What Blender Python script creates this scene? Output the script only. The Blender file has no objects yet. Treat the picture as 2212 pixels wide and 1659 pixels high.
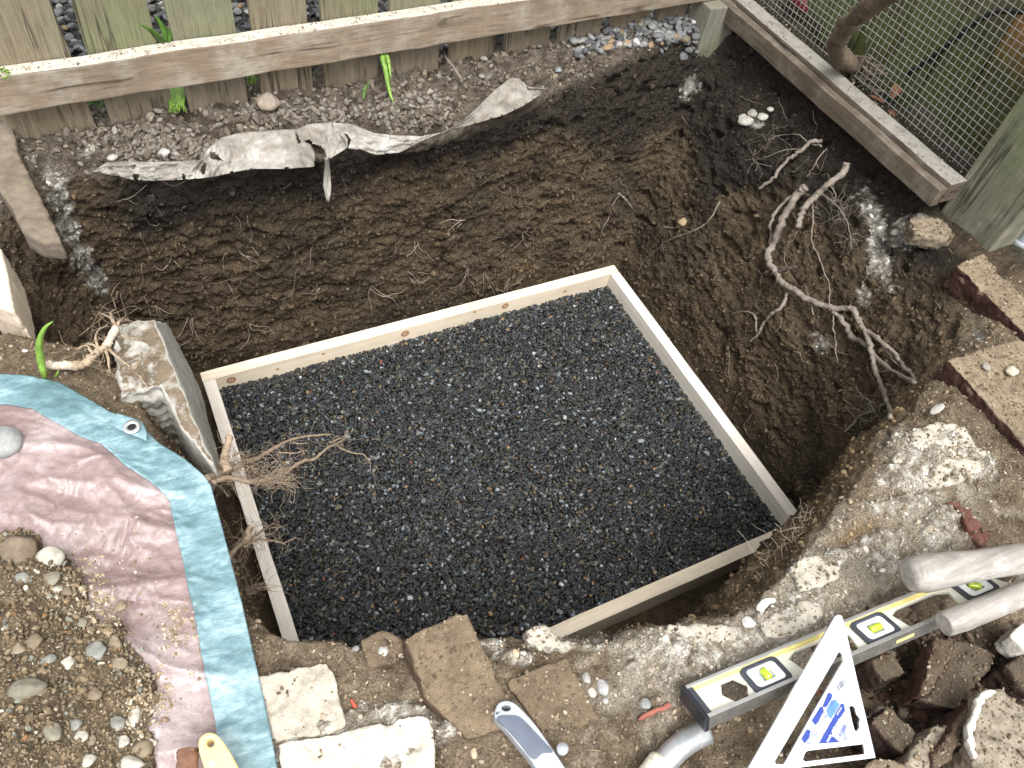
import bpy, bmesh, math, random
import numpy as np
from mathutils import Vector, Matrix
from mathutils.bvhtree import BVHTree
from mathutils import noise as mnoise

R_ = math.radians
scene = bpy.context.scene
COL = scene.collection
rng = np.random.default_rng(7)
random.seed(7)

# ------------------------------------------------------------------ camera
CR = np.array([[0.8956902346238766, -0.27411231544485454, 0.3501448873264975],
               [-0.4285340670715642, -0.7423288418638527, 0.5150790656745574],
               [0.11873313336440286, -0.6114003018142301, -0.7823631599090919]])
CAM = np.array([-0.602, -0.885, 1.020])
FPX, PP = 1710.54, np.array((1106.0, 829.5))
cam_d = bpy.data.cameras.new('camera')
cam_d.sensor_width = 36.0
cam_d.lens = 36.0 * FPX / 2212.0
cam_d.clip_start, cam_d.clip_end = 0.02, 200.0
cam = bpy.data.objects.new('camera', cam_d)
COL.objects.link(cam)
M = Matrix.Identity(4)
for i in range(3):
    M[i][0], M[i][1], M[i][2], M[i][3] = CR[i, 0], -CR[i, 1], -CR[i, 2], CAM[i]
cam.matrix_world = M
scene.camera = cam

# ------------------------------------------------------------------ light
world = bpy.data.worlds.new('World'); scene.world = world; world.use_nodes = True
wn, wl = world.node_tree.nodes, world.node_tree.links
bg = wn['Background']
sky = wn.new('ShaderNodeTexSky'); sky.sky_type = 'NISHITA'; sky.sun_disc = False
SUN_EL, SUN_AZ = 64.0, 196.0          # azimuth of the sun, clockwise from +Y
sky.sun_elevation = R_(SUN_EL); sky.sun_rotation = R_(SUN_AZ)
sky.air_density = 1.0; sky.dust_density = 4.0; sky.ozone_density = 1.0
hs = wn.new('ShaderNodeHueSaturation'); hs.inputs['Saturation'].default_value = 0.10
wl.new(sky.outputs[0], hs.inputs['Color']); wl.new(hs.outputs[0], bg.inputs['Color'])
bg.inputs['Strength'].default_value = 0.15
sun_d = bpy.data.lights.new('sun', 'SUN'); sun_d.energy = 1.2; sun_d.angle = R_(34); sun_d.color = (1.0, 0.97, 0.93)
sun = bpy.data.objects.new('sun', sun_d); COL.objects.link(sun)
sd = Vector((math.sin(R_(SUN_AZ)) * math.cos(R_(SUN_EL)), math.cos(R_(SUN_AZ)) * math.cos(R_(SUN_EL)), math.sin(R_(SUN_EL))))
sun.rotation_euler = sd.to_track_quat('Z', 'Y').to_euler()
vs = scene.view_settings
vs.view_transform = 'Standard'; vs.look = 'None'; vs.gamma = 1.0; vs.use_curve_mapping = False
vs.exposure = 1.34

# ------------------------------------------------------------------ pixel <-> place
def ray(x, y): return CR @ np.array([x - PP[0], y - PP[1], FPX])
def U(x, y, v=0.0, axis=2):
    r = ray(x, y); return CAM + r * (v - CAM[axis]) / r[axis]
def PR(V):
    c = (np.asarray(V) - CAM) @ CR
    return PP[0] + FPX * c[:, 0] / c[:, 2], PP[1] + FPX * c[:, 1] / c[:, 2]
def z1(x, y): return (x / 2.778, y / 2.778)
def z2(x, y): return (707.8 + x / 2.778, y / 2.778)
def z3(x, y): return (1415.6 + x / 2.778, y / 2.778)
def z4(x, y): return (x / 2.778, 530.9 + y / 2.778)
def z5(x, y): return (1415.6 + x / 2.778, 442.4 + y / 2.778)
def z6(x, y): return (x / 2.778, 1061.8 + y / 2.778)
def z7(x, y): return (707.8 + x / 2.778, 1061.8 + y / 2.778)
def z8(x, y): return (1415.6 + x / 2.778, 1061.8 + y / 2.778)
def zb(x, y): return (1460.0 + x * .24, 1283.0 + y * .24)
def zc(x, y): return (1769.6 + x * .3333, 1106.0 + y * .3333)
def zd(x, y): return (442.4 + x * .2134, 884.8 + y * .2134)

# ------------------------------------------------------------------ noise in numpy
_g = np.random.default_rng(3)
_perm = np.concatenate([_g.permutation(256)] * 3).astype(np.int64)
_grad = _g.normal(size=(256, 3)).astype(np.float32); _grad /= np.linalg.norm(_grad, axis=1)[:, None]
def perlin(P, freq=1.0, seed=0):
    P = P * freq + seed * 17.31
    I = np.floor(P).astype(np.int64); Fr = (P - I).astype(np.float32)
    w = Fr * Fr * Fr * (Fr * (Fr * 6 - 15) + 10)
    I &= 255
    out = np.zeros(len(P), np.float32)
    for dx in (0, 1):
        wx = w[:, 0] if dx else 1 - w[:, 0]
        for dy in (0, 1):
            wy = w[:, 1] if dy else 1 - w[:, 1]
            for dz in (0, 1):
                wz = w[:, 2] if dz else 1 - w[:, 2]
                h = _perm[_perm[_perm[(I[:, 0] + dx) & 255] + ((I[:, 1] + dy) & 255)] + ((I[:, 2] + dz) & 255)]
                g = _grad[h]
                out += wx * wy * wz * (g[:, 0] * (Fr[:, 0] - dx) + g[:, 1] * (Fr[:, 1] - dy) + g[:, 2] * (Fr[:, 2] - dz))
    return out * 1.6
def fbm(P, freq, octs=3, seed=0):
    s = np.zeros(len(P), np.float32); a = 1.0
    for k in range(octs):
        s += a * perlin(P, freq * 2.03 ** k, seed + k); a *= .5
    return s
def worley(P, freq, seed=0):
    P = (P * freq + seed * 5.7).astype(np.float32)
    I = np.floor(P).astype(np.int64); F1 = np.full(len(P), 9., np.float32); F2 = F1.copy(); ID = np.zeros(len(P), np.int64)
    for dx in (-1, 0, 1):
        for dy in (-1, 0, 1):
            for dz in (-1, 0, 1):
                J = I + (dx, dy, dz)
                h = _perm[_perm[_perm[J[:, 0] & 255] + (J[:, 1] & 255)] + (J[:, 2] & 255)]
                o = _grad[h] * .45 + .5
                d = np.sum((J + o - P) ** 2, axis=1)
                m = d < F1
                F2 = np.where(m, F1, np.minimum(F2, d)); F1 = np.where(m, d, F1); ID = np.where(m, h, ID)
    return np.sqrt(F1), np.sqrt(F2), ID
def sst(a, b, x):
    t = np.clip((x - a) / (b - a), 0, 1); return t * t * (3 - 2 * t)
def mix3(c, d, m): return c * (1 - m[:, None]) + np.array(d, np.float32) * m[:, None]

# ------------------------------------------------------------------ materials
def nd(nt, t, **kw):
    n = nt.nodes.new(t)
    for k, v in kw.items():
        if k in n.inputs: n.inputs[k].default_value = v
        else: setattr(n, k, v)
    return n
def new_mat(name):
    m = bpy.data.materials.new(name); m.use_nodes = True
    return m, m.node_tree, m.node_tree.nodes['Principled BSDF']
def ramp(nt, fac, stops):
    r = nt.nodes.new('ShaderNodeValToRGB'); e = r.color_ramp.elements
    while len(e) < len(stops): e.new(.5)
    for k, (p, c) in enumerate(stops):
        e[k].position = p; e[k].color = (*c, 1) if len(c) == 3 else c
    nt.links.new(fac, r.inputs[0]); return r.outputs[0]
def mixc(nt, a, b, fac, mode='MIX'):
    m = nt.nodes.new('ShaderNodeMix'); m.data_type = 'RGBA'; m.blend_type = mode
    for s, v in ((m.inputs[0], fac), (m.inputs[6], a), (m.inputs[7], b)):
        if hasattr(v, 'is_linked'): nt.links.new(v, s)
        elif isinstance(v, (int, float)): s.default_value = v
        else: s.default_value = (*v, 1)
    return m.outputs[2]
def bump(nt, bs, hs_):
    prev = None
    for h, st, di in hs_:
        b = nt.nodes.new('ShaderNodeBump'); b.inputs['Strength'].default_value = st; b.inputs['Distance'].default_value = di
        nt.links.new(h, b.inputs['Height'])
        if prev: nt.links.new(prev, b.inputs['Normal'])
        prev = b.outputs[0]
    nt.links.new(prev, bs.inputs['Normal'])
def coords(nt, scale=(1, 1, 1), rot=(0, 0, 0)):
    tc = nt.nodes.new('ShaderNodeTexCoord'); mp = nt.nodes.new('ShaderNodeMapping')
    mp.inputs['Scale'].default_value = scale; mp.inputs['Rotation'].default_value = rot
    nt.links.new(tc.outputs['Object'], mp.inputs[0]); return mp.outputs[0]
def noise(nt, vec, scale, detail=4, rough=.55, out=0):
    n = nt.nodes.new('ShaderNodeTexNoise'); n.inputs['Scale'].default_value = scale
    n.inputs['Detail'].default_value = detail; n.inputs['Roughness'].default_value = rough
    if vec: nt.links.new(vec, n.inputs['Vector'])
    return n.outputs[out]
def voro(nt, vec, scale, feature='F1', out='Distance'):
    n = nt.nodes.new('ShaderNodeTexVoronoi'); n.feature = feature; n.inputs['Scale'].default_value = scale
    if vec: nt.links.new(vec, n.inputs['Vector'])
    return n.outputs[out]
def upmask(nt, lo=.35, hi=.8, wob=None):
    g = nt.nodes.new('ShaderNodeNewGeometry'); s = nt.nodes.new('ShaderNodeSeparateXYZ')
    nt.links.new(g.outputs['Normal'], s.inputs[0]); v = s.outputs[2]
    if wob is not None:
        a = nt.nodes.new('ShaderNodeMath'); a.operation = 'MULTIPLY_ADD'; a.inputs[1].default_value = .9; a.inputs[2].default_value = -.45
        nt.links.new(wob, a.inputs[0]); b = nt.nodes.new('ShaderNodeMath'); b.operation = 'ADD'
        nt.links.new(a.outputs[0], b.inputs[0]); nt.links.new(v, b.inputs[1]); v = b.outputs[0]
    m = nt.nodes.new('ShaderNodeMapRange'); m.inputs[1].default_value = lo; m.inputs[2].default_value = hi
    nt.links.new(v, m.inputs[0]); return m.outputs[0]

def soil_material():
    m, nt, bs = new_mat('soil')
    at = nd(nt, 'ShaderNodeAttribute', attribute_name='Col')
    v = coords(nt)
    c = mixc(nt, at.outputs[0], ramp(nt, noise(nt, v, 70, 5, .7), [(.3, (.55, .53, .5)), (.5, (1, 1, 1)), (.72, (1.35, 1.32, 1.28))]), 1.0, 'MULTIPLY')
    c = mixc(nt, c, ramp(nt, noise(nt, v, 330, 3, .6), [(.32, (.55, .53, .5)), (.5, (1, 1, 1)), (.7, (1.35, 1.33, 1.3))]), 1.0, 'MULTIPLY')
    sp = ramp(nt, voro(nt, v, 260), [(0, (1, 1, 1)), (.13, (1, 1, 1)), (.18, (0, 0, 0))])
    gate = ramp(nt, noise(nt, v, 45, 3), [(.5, (0, 0, 0)), (.62, (1, 1, 1))])
    f = mixc(nt, sp, gate, 1.0, 'MULTIPLY')
    c2 = mixc(nt, c, mixc(nt, c, (.5, .48, .42), .45), f)
    nt.links.new(c2, bs.inputs['Base Color'])
    bs.inputs['Roughness'].default_value = .95; bs.inputs['Specular IOR Level'].default_value = .15
    bump(nt, bs, [(noise(nt, v, 80, 9, .80), 1., .014), (voro(nt, v, 230), .8, .0045), (noise(nt, v, 420, 4, .75), .9, .0032)])
    return m
def tint_material(name, rough=.8, spec=.3, dirt=.35, scale=60):
    m, nt, bs = new_mat(name)
    at = nd(nt, 'ShaderNodeAttribute', attribute_name='tint', attribute_type='INSTANCER')
    v = coords(nt)
    c = mixc(nt, at.outputs[0], ramp(nt, noise(nt, v, scale / 60 * 1.6, 4, .6), [(.3, (.6, .58, .55)), (.6, (1.15, 1.12, 1.1))]), dirt * 2 if dirt < .5 else 1.0, 'MULTIPLY')
    nt.links.new(c, bs.inputs['Base Color'])
    bs.inputs['Roughness'].default_value = rough; bs.inputs['Specular IOR Level'].default_value = spec
    bump(nt, bs, [(noise(nt, v, 3, 4, .7), .35, .3)])
    return m
def wood_material(name, base, dark, axis='x', dirt=(.3, .26, .2), dirtamt=.4, green=None, greenamt=0., greenz=None, topdust=None, crack=.85, grain=1., rough=.75, knots=None):
    """axis: the direction of the grain in object space"""
    m, nt, bs = new_mat(name)
    sc = {'x': (1.2, 26, 26), 'y': (26, 1.2, 26), 'z': (26, 26, 1.2)}[axis]
    v = coords(nt, tuple(s * grain for s in sc)); v0 = coords(nt)
    n1 = noise(nt, v, 3.0, 5, .65)
    c = ramp(nt, n1, [(.3, dark), (.62, base), (.8, tuple(min(1, x * 1.15) for x in base))])
    c = mixc(nt, c, ramp(nt, noise(nt, v0, 7, 4, .6), [(.3, tuple(x * .7 for x in base)), (.7, tuple(min(1, x * 1.2) for x in base))]), .4)
    if green:
        gm = ramp(nt, noise(nt, v0, 6, 5, .65), [(.5 - greenamt * .3, (0, 0, 0)), (.75 - greenamt * .3, (1, 1, 1))])
        
        if greenz:
            tz_ = nt.nodes.new('ShaderNodeTexCoord'); sz_ = nt.nodes.new('ShaderNodeSeparateXYZ'); nt.links.new(tz_.outputs['Object'], sz_.inputs[0])
            ad_ = nd(nt, 'ShaderNodeMath', operation='MULTIPLY_ADD'); nt.links.new(noise(nt, v0, 9, 3), ad_.inputs[0]); ad_.inputs[1].default_value = .12; nt.links.new(sz_.outputs[2], ad_.inputs[2])
            mz_ = nd(nt, 'ShaderNodeMapRange'); mz_.inputs[1].default_value = greenz[0]; mz_.inputs[2].default_value = greenz[1]; nt.links.new(ad_.outputs[0], mz_.inputs[0])
            gm = mixc(nt, gm, mz_.outputs[0], 1.0, 'MULTIPLY')
        c = mixc(nt, c, green, gm)
    dm = ramp(nt, noise(nt, v0, 14, 7, .72), [(.62 - dirtamt * .3, (0, 0, 0)), (.82 - dirtamt * .2, (1, 1, 1))])
    c = mixc(nt, c, dirt, dm)
    if knots:
        for kp, kr in knots:
            sub = nd(nt, 'ShaderNodeVectorMath', operation='DISTANCE'); tcn = nt.nodes.new('ShaderNodeTexCoord')
            nt.links.new(tcn.outputs['Object'], sub.inputs[0]); sub.inputs[1].default_value = kp
            mr = nd(nt, 'ShaderNodeMapRange'); mr.inputs[1].default_value = 0; mr.inputs[2].default_value = kr
            nt.links.new(sub.outputs['Value'], mr.inputs[0])
            km = ramp(nt, mr.outputs[0], [(0, (.9, .9, .9)), (.35, (.45, .45, .45)), (.62, (1, 1, 1)), (.8, (.9, .9, .9)), (1., (0, 0, 0))])
            c = mixc(nt, c, (.30, .13, .05), km)
    if crack:
        n2_ = noise(nt, coords(nt, tuple(s * grain * .35 for s in sc)), 4.0, 3, .6)
        cm_ = ramp(nt, n2_, [(.46, (0, 0, 0)), (.492, (crack,) * 3), (.50, (crack,) * 3), (.525, (0, 0, 0))])
        gt_ = ramp(nt, noise(nt, v0, 8, 3), [(.45, (0, 0, 0)), (.6, (1, 1, 1))])
        c = mixc(nt, c, tuple(x * .35 for x in dark), mixc(nt, cm_, gt_, 1., 'MULTIPLY'))
        fg_ = ramp(nt, noise(nt, coords(nt, tuple(s * 3.2 for s in sc)), 4.0, 4, .7), [(.32, (.62, .6, .58)), (.5, (1, 1, 1)), (.7, (1.22, 1.22, 1.2))])
        c = mixc(nt, c, fg_, min(1., crack), 'MULTIPLY')
    if topdust: c = mixc(nt, c, ramp(nt, noise(nt, v0, 40, 6, .75), [(.3, tuple(x * .55 for x in topdust)), (.5, topdust), (.75, tuple(min(.9, x * 1.2) for x in topdust))]), upmask(nt, .55, .85, noise(nt, v0, 30, 4)))
    nt.links.new(c, bs.inputs['Base Color'])
    bs.inputs['Roughness'].default_value = rough; bs.inputs['Specular IOR Level'].default_value = .25
    bump(nt, bs, [(n1, .35, .0015), (noise(nt, v0, 90, 5, .7), .3, .001)])
    return m
def dusty_material(name, base, dust, lo=.3, hi=.75, var=.35, rough=.9, scale=25, speck=(.6, .57, .5), speckamt=.5, bumpd=.005):
    """solid masonry colour with the dust lying on its upper faces"""
    m, nt, bs = new_mat(name)
    v = coords(nt)
    n = noise(nt, v, scale, 6, .65)
    c = ramp(nt, n, [(.3, tuple(x * (1 - var) for x in base)), (.5, base), (.72, tuple(min(1, x * (1 + var)) for x in base))])
    d = ramp(nt, noise(nt, v, scale * 1.7, 6, .7), [(.3, tuple(x * .6 for x in dust)), (.55, dust), (.75, tuple(min(1, x * 1.3) for x in dust))])
    c = mixc(nt, c, d, upmask(nt, lo, hi, n))
    sp = ramp(nt, voro(nt, v, 210), [(0, (1, 1, 1)), (.15, (1, 1, 1)), (.2, (0, 0, 0))])
    g = ramp(nt, noise(nt, v, 30, 3), [(.48, (0, 0, 0)), (.6, (1, 1, 1))])
    f = mixc(nt, mixc(nt, sp, g, 1., 'MULTIPLY'), (0, 0, 0), 1 - speckamt)
    c = mixc(nt, c, speck, f)
    nt.links.new(c, bs.inputs['Base Color'])
    bs.inputs['Roughness'].default_value = rough; bs.inputs['Specular IOR Level'].default_value = .2
    bump(nt, bs, [(noise(nt, v, 55, 6, .7), .6, bumpd * 2), (noise(nt, v, 300, 4, .7), .5, bumpd * .5)])
    return m
def plain(name, color, rough=.6, metal=0., var=.12, scale=30, spec=.5, bumpd=.0005, dirt=None, dirtamt=.3):
    m, nt, bs = new_mat(name)
    v = coords(nt); n = noise(nt, v, scale, 5, .6)
    c = ramp(nt, n, [(.3, tuple(x * (1 - var) for x in color)), (.7, tuple(min(1, x * (1 + var)) for x in color))])
    if dirt:
        c = mixc(nt, c, dirt, ramp(nt, noise(nt, v, scale * 1.5, 7, .72), [(.66 - dirtamt * .35, (0, 0, 0)), (.85 - dirtamt * .35, (1, 1, 1))]))
    nt.links.new(c, bs.inputs['Base Color'])
    rr = ramp(nt, noise(nt, v, scale * .6, 4), [(.3, (rough * .85,) * 3), (.7, (min(1, rough * 1.15),) * 3)])
    nt.links.new(rr, bs.inputs['Roughness'])
    bs.inputs['Metallic'].default_value = metal; bs.inputs['Specular IOR Level'].default_value = spec
    bump(nt, bs, [(noise(nt, v, scale * 6, 4), .4, bumpd)])
    return m

SOIL = soil_material()
GRAVEL = tint_material('wet_gravel', .24, .6, .2)
CLOD = tint_material('soil_clod', .95, .15, .45)
PEBBLE = tint_material('river_pebble', .7, .35, .3)
KN = [((-.38, 0, 0), .016), ((.0, 0, 0), .013), ((.27, 0, 0), .014)]
PINE_X = None

# ------------------------------------------------------------------ objects
def tag(o, label=None, cat=None, group=None, kind=None):
    for k, v in (('label', label), ('category', cat), ('group', group), ('kind', kind)):
        if v: o[k] = v
    return o
def empty(name, loc, label, cat, group=None):
    o = bpy.data.objects.new(name, None); COL.objects.link(o); o.location = Vector([float(a) for a in loc]); o.empty_display_size = .05
    return tag(o, label, cat, group)
def root_loc(p):
    v = Vector((0, 0, 0))
    while p is not None: v += p.location; p = p.parent
    return v
def link(name, me, mat, parent=None, origin=None, smooth=False):
    if smooth: me.polygons.foreach_set('use_smooth', [True] * len(me.polygons))
    o = bpy.data.objects.new(name, me)
    if mat and not me.materials:
        for mm in (mat if isinstance(mat, (list, tuple)) else (mat,)): me.materials.append(mm)
    COL.objects.link(o)
    n = len(me.vertices); co = np.zeros(n * 3, np.float32); me.vertices.foreach_get('co', co); co = co.reshape(-1, 3)
    if parent is not None:
        o.parent = parent; org = np.array(root_loc(parent))
    else:
        org = np.array(origin) if origin is not None else np.array([co[:, 0].mean(), co[:, 1].mean(), co[:, 2].min()])
        o.location = Vector([float(a) for a in org])
    me.vertices.foreach_set('co', (co - org).astype(np.float32).ravel()); me.update()
    return o
def py_mesh(name, V, F):
    me = bpy.data.meshes.new(name); me.from_pydata([tuple(map(float, v)) for v in V], [], F); me.update(); return me
def grid_mesh(name, P, wrap=False):
    """P (rows, cols, 3)"""
    r, c = P.shape[:2]
    idx = np.arange(r * c).reshape(r, c)
    a = idx[:-1]; b = idx[1:]
    if wrap:
        a2, b2 = np.roll(a, -1, 1), np.roll(b, -1, 1)
    else:
        a, a2, b, b2 = a[:, :-1], a[:, 1:], b[:, :-1], b[:, 1:]
    Q = np.stack([a, a2, b2, b], -1).reshape(-1, 4)
    return quads_mesh(name, P.reshape(-1, 3), Q)
def quads_mesh(name, V, Q):
    me = bpy.data.meshes.new(name); k = Q.shape[1]
    me.vertices.add(len(V)); me.vertices.foreach_set('co', V.astype(np.float32).ravel())
    me.loops.add(Q.size); me.loops.foreach_set('vertex_index', Q.astype(np.int32).ravel())
    me.polygons.add(len(Q)); me.polygons.foreach_set('loop_start', np.arange(0, Q.size, k, dtype=np.int32))
    me.update(calc_edges=True); return me
def bm_box(bm, lo, hi, Mx=None):
    vs_ = [bm.verts.new(Vector((x, y, z))) for z in (lo[2], hi[2]) for y in (lo[1], hi[1]) for x in (lo[0], hi[0])]
    for f in ((0, 2, 3, 1), (4, 5, 7, 6), (0, 1, 5, 4), (2, 6, 7, 3), (0, 4, 6, 2), (1, 3, 7, 5)):
        bm.faces.new([vs_[i] for i in f])
    if Mx is not None:
        for v in vs_: v.co = Mx @ v.co
    return vs_
def box_mesh(name, lo, hi, Mx=None, bev=.002, cuts=0, wob=0., seed=0):
    bm = bmesh.new(); bm_box(bm, lo, hi, None)
    if bev: bmesh.ops.bevel(bm, geom=list(bm.edges), offset=bev, segments=2, profile=.6, affect='EDGES')
    if cuts:
        dims = [hi[i] - lo[i] for i in range(3)]; ax = dims.index(max(dims))
        n = cuts
        for k in range(1, n):
            co = [0, 0, 0]; co[ax] = lo[ax] + dims[ax] * k / n; no = [0, 0, 0]; no[ax] = 1
            bmesh.ops.bisect_plane(bm, geom=list(bm.verts) + list(bm.edges) + list(bm.faces), plane_co=co, plane_no=no)
    if wob:
        for v in bm.verts:
            p = v.co * 9 + Vector((seed * 3.1, seed, 0)); q = v.co * 55
            v.co += Vector((mnoise.noise(p), mnoise.noise(p + Vector((5, 3, 1))), mnoise.noise(p + Vector((1, 9, 4))))) * wob
            v.co += Vector((mnoise.noise(q), mnoise.noise(q + Vector((5, 3, 1))), mnoise.noise(q + Vector((1, 9, 4))))) * wob * .35
    if Mx is not None: bm.transform(Mx)
    bmesh.ops.recalc_face_normals(bm, faces=bm.faces)
    me = bpy.data.meshes.new(name); bm.to_mesh(me); bm.free(); return me
def frame_mx(o, x, y=None, z=None):
    x = Vector(x).normalized()
    if z is None: y = Vector(y); z = x.cross(y).normalized(); y = z.cross(x)
    else: z = Vector(z); y = z.cross(x).normalized(); z = x.cross(y)
    m = Matrix.Identity(4)
    for i in range(3): m[i][0], m[i][1], m[i][2], m[i][3] = x[i], y[i], z[i], o[i]
    return m
_tmp = bpy.data.collections.new('tmp'); COL.children.link(_tmp)
def remeshed(me, voxel, smooth=2):
    o = bpy.data.objects.new('t', me); _tmp.objects.link(o)
    r = o.modifiers.new('r', 'REMESH'); r.mode = 'VOXEL'; r.voxel_size = voxel
    if smooth: s = o.modifiers.new('s', 'SMOOTH'); s.iterations = smooth; s.factor = .5
    dg = bpy.context.evaluated_depsgraph_get(); dg.update()
    out = bpy.data.meshes.new_from_object(o.evaluated_get(dg)); bpy.data.objects.remove(o); out.materials.clear(); return out
def displace(me, fn):
    n = len(me.vertices); co = np.zeros(n * 3, np.float32); me.vertices.foreach_get('co', co); co = co.reshape(-1, 3)
    no = np.zeros(n * 3, np.float32); me.vertices.foreach_get('normal', no); no = no.reshape(-1, 3)
    co = co + no * fn(co)[:, None]; me.vertices.foreach_set('co', co.astype(np.float32).ravel()); me.update()
def prism_mesh(top, ext):
    top = [np.array(t, float) for t in top]; n = len(top); ext = np.array(ext, float)
    V = top + [t + ext for t in top]
    F = [tuple(range(n)), tuple(range(2 * n - 1, n - 1, -1))] + [(i, i + n, (i + 1) % n + n, (i + 1) % n) for i in range(n)]
    bm = bmesh.new(); vv = [bm.verts.new(Vector(v)) for v in V]
    for f in F: bm.faces.new([vv[i] for i in f])
    bmesh.ops.recalc_face_normals(bm, faces=bm.faces); bmesh.ops.triangulate(bm, faces=bm.faces)
    me = bpy.data.meshes.new('p'); bm.to_mesh(me); bm.free(); return me
BLK_PTS = []
def rough_block(name, pts, ext, mat, label=None, cat=None, group=None, parent=None, voxel=.0035, amp=.0026, smooth=1, seed=0, chips=.004):
    """a broken block: outline of its top face (px, py, z) carried down by ext"""
    top = [U(x, y, z) for x, y, z in pts]
    me = remeshed(prism_mesh(top, ext), voxel, smooth)
    displace(me, lambda P: amp * fbm(P, 28, 3, seed) + amp * .6 * fbm(P, 110, 2, seed + 9) - chips * sst(.25, .7, fbm(P, 40, 2, seed + 4)))
    if cat in ('paving brick', 'brick', 'broken mortar'):
        n_ = len(me.vertices); co_ = np.zeros(n_ * 3, np.float32); me.vertices.foreach_get('co', co_); co_ = co_.reshape(-1, 3); no_ = np.zeros(n_ * 3, np.float32); me.vertices.foreach_get('normal', no_); no_ = no_.reshape(-1, 3)
        m_ = no_[:, 2] > .75; BLK_PTS.append((co_[m_].copy(), no_[m_].copy(), mat.name))
    o = link(name, me, mat, parent, smooth=True)
    if label: tag(o, label, cat, group)
    return o
def stone_mesh(size, seed, sub=3, ang=.5, flat=1.):
    bm = bmesh.new(); bmesh.ops.create_icosphere(bm, subdivisions=sub, radius=1.0)
    s = Vector((seed * 7.3, seed * 1.7, seed * 4.1))
    for v in bm.verts:
        d = v.co.normalized()
        r = 1 + .28 * mnoise.noise(d * .9 + s) + .16 * ang * mnoise.noise(d * 2.3 + s) + .07 * ang * mnoise.noise(d * 6 + s)
        f = d * r
        for k in range(7):   # broken facets
            q = Vector((mnoise.noise(s + Vector((k, 0, 0)) * 3.3), mnoise.noise(s + Vector((0, k, 1)) * 2.9), mnoise.noise(s + Vector((2, 1, k)) * 3.7))).normalized()
            e = f.dot(q) - (.86 - .22 * ang)
            if e > 0: f -= q * e * .8 * min(1, ang)
        v.co = Vector((f.x * size[0], f.y * size[1], f.z * size[2] * flat))
    me = bpy.data.meshes.new('stone'); bm.to_mesh(me); bm.free(); return me

# instanced granular stuff -------------------------------------------------
SRC = bpy.data.collections.new('grain_shapes')
def grain_set(name, mat, n, ang, flats, sub=2):
    c = bpy.data.collections.new(name)
    for k in range(n):
        me = stone_mesh((1, .82, flats[k % len(flats)]), 3 + k * 1.37 + ang, sub, ang)
        if ang < .6: me.polygons.foreach_set('use_smooth', [True] * len(me.polygons))
        me.materials.append(mat)
        c.objects.link(bpy.data.objects.new(f'{name}_{k}', me))
    return c
def scatter(name, P, S, C, coll, ncol, rot=None, tilt=.5, label=None, cat=None, parent=None):
    n = len(P); me = bpy.data.meshes.new(name); me.vertices.add(n)
    org = np.array(root_loc(parent)) if parent else P.mean(0)
    me.vertices.foreach_set('co', (P - org).astype(np.float32).ravel())
    S = np.asarray(S, np.float32)
    if S.ndim == 1: S = np.stack([S * rng.uniform(.85, 1.25, n), S * rng.uniform(.8, 1.05, n), S * rng.uniform(.75, 1.05, n)], 1)
    a = me.attributes.new('scl', 'FLOAT_VECTOR', 'POINT'); a.data.foreach_set('vector', S.astype(np.float32).ravel())
    if rot is None: rot = np.stack([rng.normal(0, tilt, n), rng.normal(0, tilt, n), rng.uniform(0, 6.28, n)], 1)
    a = me.attributes.new('rot', 'FLOAT_VECTOR', 'POINT'); a.data.foreach_set('vector', rot.astype(np.float32).ravel())
    a = me.attributes.new('tint', 'FLOAT_COLOR', 'POINT')
    a.data.foreach_set('color', np.concatenate([np.clip(C, 0, 1), np.ones((n, 1))], 1).astype(np.float32).ravel())
    a = me.attributes.new('idx', 'INT', 'POINT'); a.data.foreach_set('value', rng.integers(0, ncol, n).astype(np.int32))
    ng = bpy.data.node_groups.new(name + '_nodes', 'GeometryNodeTree')
    ng.interface.new_socket('Geometry', in_out='INPUT', socket_type='NodeSocketGeometry')
    ng.interface.new_socket('Geometry', in_out='OUTPUT', socket_type='NodeSocketGeometry')
    N, L = ng.nodes, ng.links
    gi, go = N.new('NodeGroupInput'), N.new('NodeGroupOutput')
    ip = N.new('GeometryNodeInstanceOnPoints'); ci = N.new('GeometryNodeCollectionInfo')
    ci.inputs['Collection'].default_value = coll; ci.inputs['Separate Children'].default_value = True; ci.inputs['Reset Children'].default_value = True
    def na(nm, ty):
        q = N.new('GeometryNodeInputNamedAttribute'); q.data_type = ty; q.inputs['Name'].default_value = nm; return q.outputs['Attribute']
    L.new(gi.outputs[0], ip.inputs['Points']); L.new(ci.outputs[0], ip.inputs['Instance']); ip.inputs['Pick Instance'].default_value = True
    L.new(na('idx', 'INT'), ip.inputs['Instance Index'])
    er = N.new('FunctionNodeEulerToRotation'); L.new(na('rot', 'FLOAT_VECTOR'), er.inputs[0]); L.new(er.outputs[0], ip.inputs['Rotation'])
    L.new(na('scl', 'FLOAT_VECTOR'), ip.inputs['Scale']); L.new(ip.outputs[0], go.inputs[0])
    o = bpy.data.objects.new(name, me); COL.objects.link(o)
    if parent: o.parent = parent
    else: o.location = Vector([float(q) for q in org])
    md = o.modifiers.new('grains', 'NODES'); md.node_group = ng
    o['kind'] = 'stuff'
    if label: o['label'] = label
    if cat: o['category'] = cat
    return o

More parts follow.
